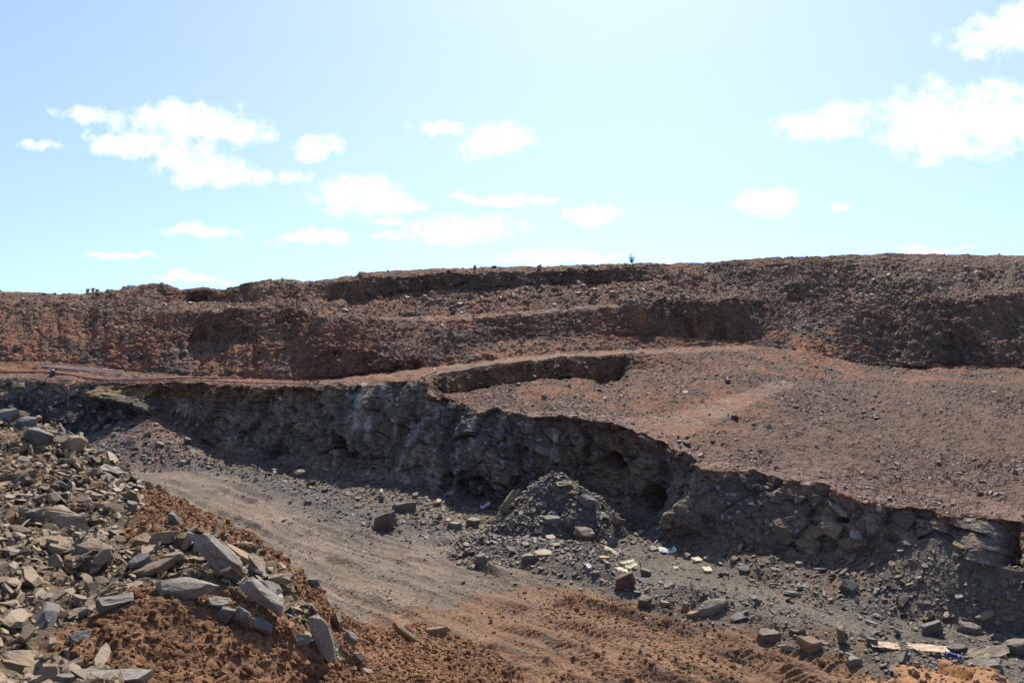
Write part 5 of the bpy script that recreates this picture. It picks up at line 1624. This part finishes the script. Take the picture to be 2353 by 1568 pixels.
p, n = on_ground(2188, 1512)
bt = empty('plastic_tube', p + np.array((0, 0, .09)))
tag(bt, 'crushed blue plastic tube left of the long dark slab', 'plastic tube')
bm = bmesh.new()
bmesh.ops.create_cube(bm, size=1)
for v in bm.verts: v.co = Vector((v.co.x * .36, v.co.y * .11, v.co.z * .08))
bmesh.ops.bevel(bm, geom=bm.edges[:], offset=.03, segments=2, affect='EDGES')
o = bpy.data.objects.new('body', bm_mesh('tube_body', bm, 'blue')); COL.objects.link(o); o.parent = bt
for dx in (-.11, .10):
    bm = bmesh.new(); bmesh.ops.create_cube(bm, size=1)
    for v in bm.verts: v.co = Vector((v.co.x * .02 + dx, v.co.y * .116, v.co.z * .086))
    bmesh.ops.bevel(bm, geom=bm.edges[:], offset=.01, segments=1, affect='EDGES')
    o = bpy.data.objects.new('band', bm_mesh('tube_band', bm, 'panel')); COL.objects.link(o); o.parent = bt
bt.rotation_euler = (.1, .16, -.45)


def rubble_wall(name, x, y, wpx, hpx, th, mat, label, cat, cap=False):
    """broken masonry stub: courses of separate blocks"""
    p, n = on_ground(x, y)
    d = p[1]
    w_, h_ = wpx / F * d, hpx / F * d
    root = empty(name, (p[0], p[1], p[2] - .25))
    tag(root, label, cat, None, 'thing')
    rows_ = max(2, int((h_ + .25) / .24)); hh_ = (h_ + .25) / rows_
    k = 0
    for r in range(rows_):
        nb = max(1, int(w_ / .45)); bw = w_ / nb
        for b in range(nb):
            if r == rows_ - 1 and nb > 2 and (b * 7 + 3) % 5 == 0: continue
            bm = chip_bm(800 + k, (1, 1, 1), 3, .93); k += 1
            o = bpy.data.objects.new('masonry_block', bm_mesh(name + '_block', bm, mat)); COL.objects.link(o)
            o.parent = root
            o.location = (-w_ / 2 + (b + .5) * bw, 0, (r + .5) * hh_)
            o.scale = (bw * .97, th, hh_ * .97)
            o.rotation_euler = (0, 0, 0)
    return root


rubble_wall('ruined_pillar', 201, 672, 9, 13, .35, 'concrete', 'dark masonry pillar stub, left of two on the left skyline', 'pillar')
rubble_wall('ruined_pillar', 212, 670, 8, 13, .35, 'concrete', 'brown masonry pillar stub, right of two on the left skyline', 'pillar')
rubble_wall('ruined_wall', 236, 668, 38, 7, .3, 'concrete', 'low broken wall on the skyline right of the two pillar stubs', 'wall')
rubble_wall('ruined_wall', 288, 662, 14, 6, .35, 'concrete', 'short wall stub on the skyline beside the pale panel', 'wall')
p, _ = on_ground(302, 660)
bm = bmesh.new(); bmesh.ops.create_cube(bm, size=1)
for v in bm.verts: v.co = Vector((v.co.x * .75, v.co.y * .06, v.co.z * .3))
bmesh.ops.bevel(bm, geom=bm.edges[:], offset=.01, segments=1, affect='EDGES')
o = bpy.data.objects.new('panel', bm_mesh('panel', bm, 'panel')); COL.objects.link(o)
o.location = p + np.array((0, 0, .15)); o.rotation_euler = (.2, .06, .1)
tag(o, 'pale sheet panel propped on the skyline beside the short wall stub', 'panel', None, 'thing')
# dark post-like stone on the skyline
p, _ = on_ground(1090, 617)
put_rock('standing_stone', rock_mesh('block', 7, 'darkstone'), p, (0, 0, 1), .3, .3, (0, math.radians(8)), .15, 'small dark upright stone alone on the middle skyline', 'stone', None, (.75, .7, 2.0), 0)


def bush(name, x, y, hgt, wid, nst, leafmat, label, cat, seed, leaf=.05, per=26):
    p, _ = on_ground(x, y)
    root = empty(name, p)
    tag(root, label, cat)
    r_ = random.Random(seed)
    bs = bmesh.new(); lf = bmesh.new()
    for s_ in range(nst):
        az = r_.uniform(0, 6.28); sp = r_.uniform(.1, 1) * wid / 2
        tip = Vector((math.cos(az) * sp, math.sin(az) * sp, hgt * r_.uniform(.55, 1) * (1.15 - .5 * sp / (wid / 2))))
        prev = Vector((0, 0, -.08)); last = None
        for k in range(1, 6):
            t = k / 5
            q_ = Vector((tip.x * t ** 1.4, tip.y * t ** 1.4, tip.z * t)) + Vector((r_.uniform(-.02, .02), r_.uniform(-.02, .02), 0))
            rad = .010 * (1.15 - t)
            ring = []
            for c in range(3):
                ring.append(bs.verts.new(q_ + Vector((math.cos(c * 2.1) * rad, math.sin(c * 2.1) * rad, 0))))
            if last:
                for c in range(3):
                    bs.faces.new((last[c], last[(c + 1) % 3], ring[(c + 1) % 3], ring[c]))
            last = ring
            if t > .3:
                for l in range(per // 5):
                    c0 = q_ + Vector((r_.gauss(0, .05), r_.gauss(0, .05), r_.gauss(0, .04))) * (hgt / .7)
                    d1 = Vector((r_.gauss(0, 1), r_.gauss(0, 1), r_.gauss(.4, 1))).normalized() * leaf * r_.uniform(.6, 1.3)
                    d2 = d1.cross(Vector((r_.gauss(0, 1), r_.gauss(0, 1), r_.gauss(0, 1)))).normalized() * leaf * .3
                    vv = [lf.verts.new(c0), lf.verts.new(c0 + d1 * .5 + d2), lf.verts.new(c0 + d1), lf.verts.new(c0 + d1 * .5 - d2)]
                    lf.faces.new(vv)
    o = bpy.data.objects.new('stems', bm_mesh('stems', bs, 'bark')); COL.objects.link(o); o.parent = root
    o = bpy.data.objects.new('foliage', bm_mesh('foliage', lf, leafmat)); COL.objects.link(o); o.parent = root


bush('shrub', 1452, 605, .82, .85, 30, 'leaf', 'small wispy green shrub alone on the skyline', 'shrub', 1)
for i, (x, y, lab) in enumerate([(1402, 621, 'bright green weed on the dark cut left of the skyline shrub'), (1530, 634, 'green weed tuft on the slope right of the skyline shrub'),
                                 (1863, 607, 'green weed tuft high on the right slope near the skyline'), (1950, 611, 'green weed tuft on the right slope, right of a similar one'),
                                 (1905, 604, 'green weed tuft between two others on the upper right slope'), (1820, 622, 'low green weed on the upper right slope above the dark wall'),
                                 (330, 665, 'green weed on the left skyline mound near the pale panel'), (1085, 729, 'low green weed beside the upper path'),
                                 (648, 644, 'green weed on the skyline hump left of the long flat rim')]):
    bush('weed', x, y, .38, .55, 12, 'weed', lab, 'weed', 20 + i, .05, 20)

for b in BM.values():
    for x in b:
        x.free()
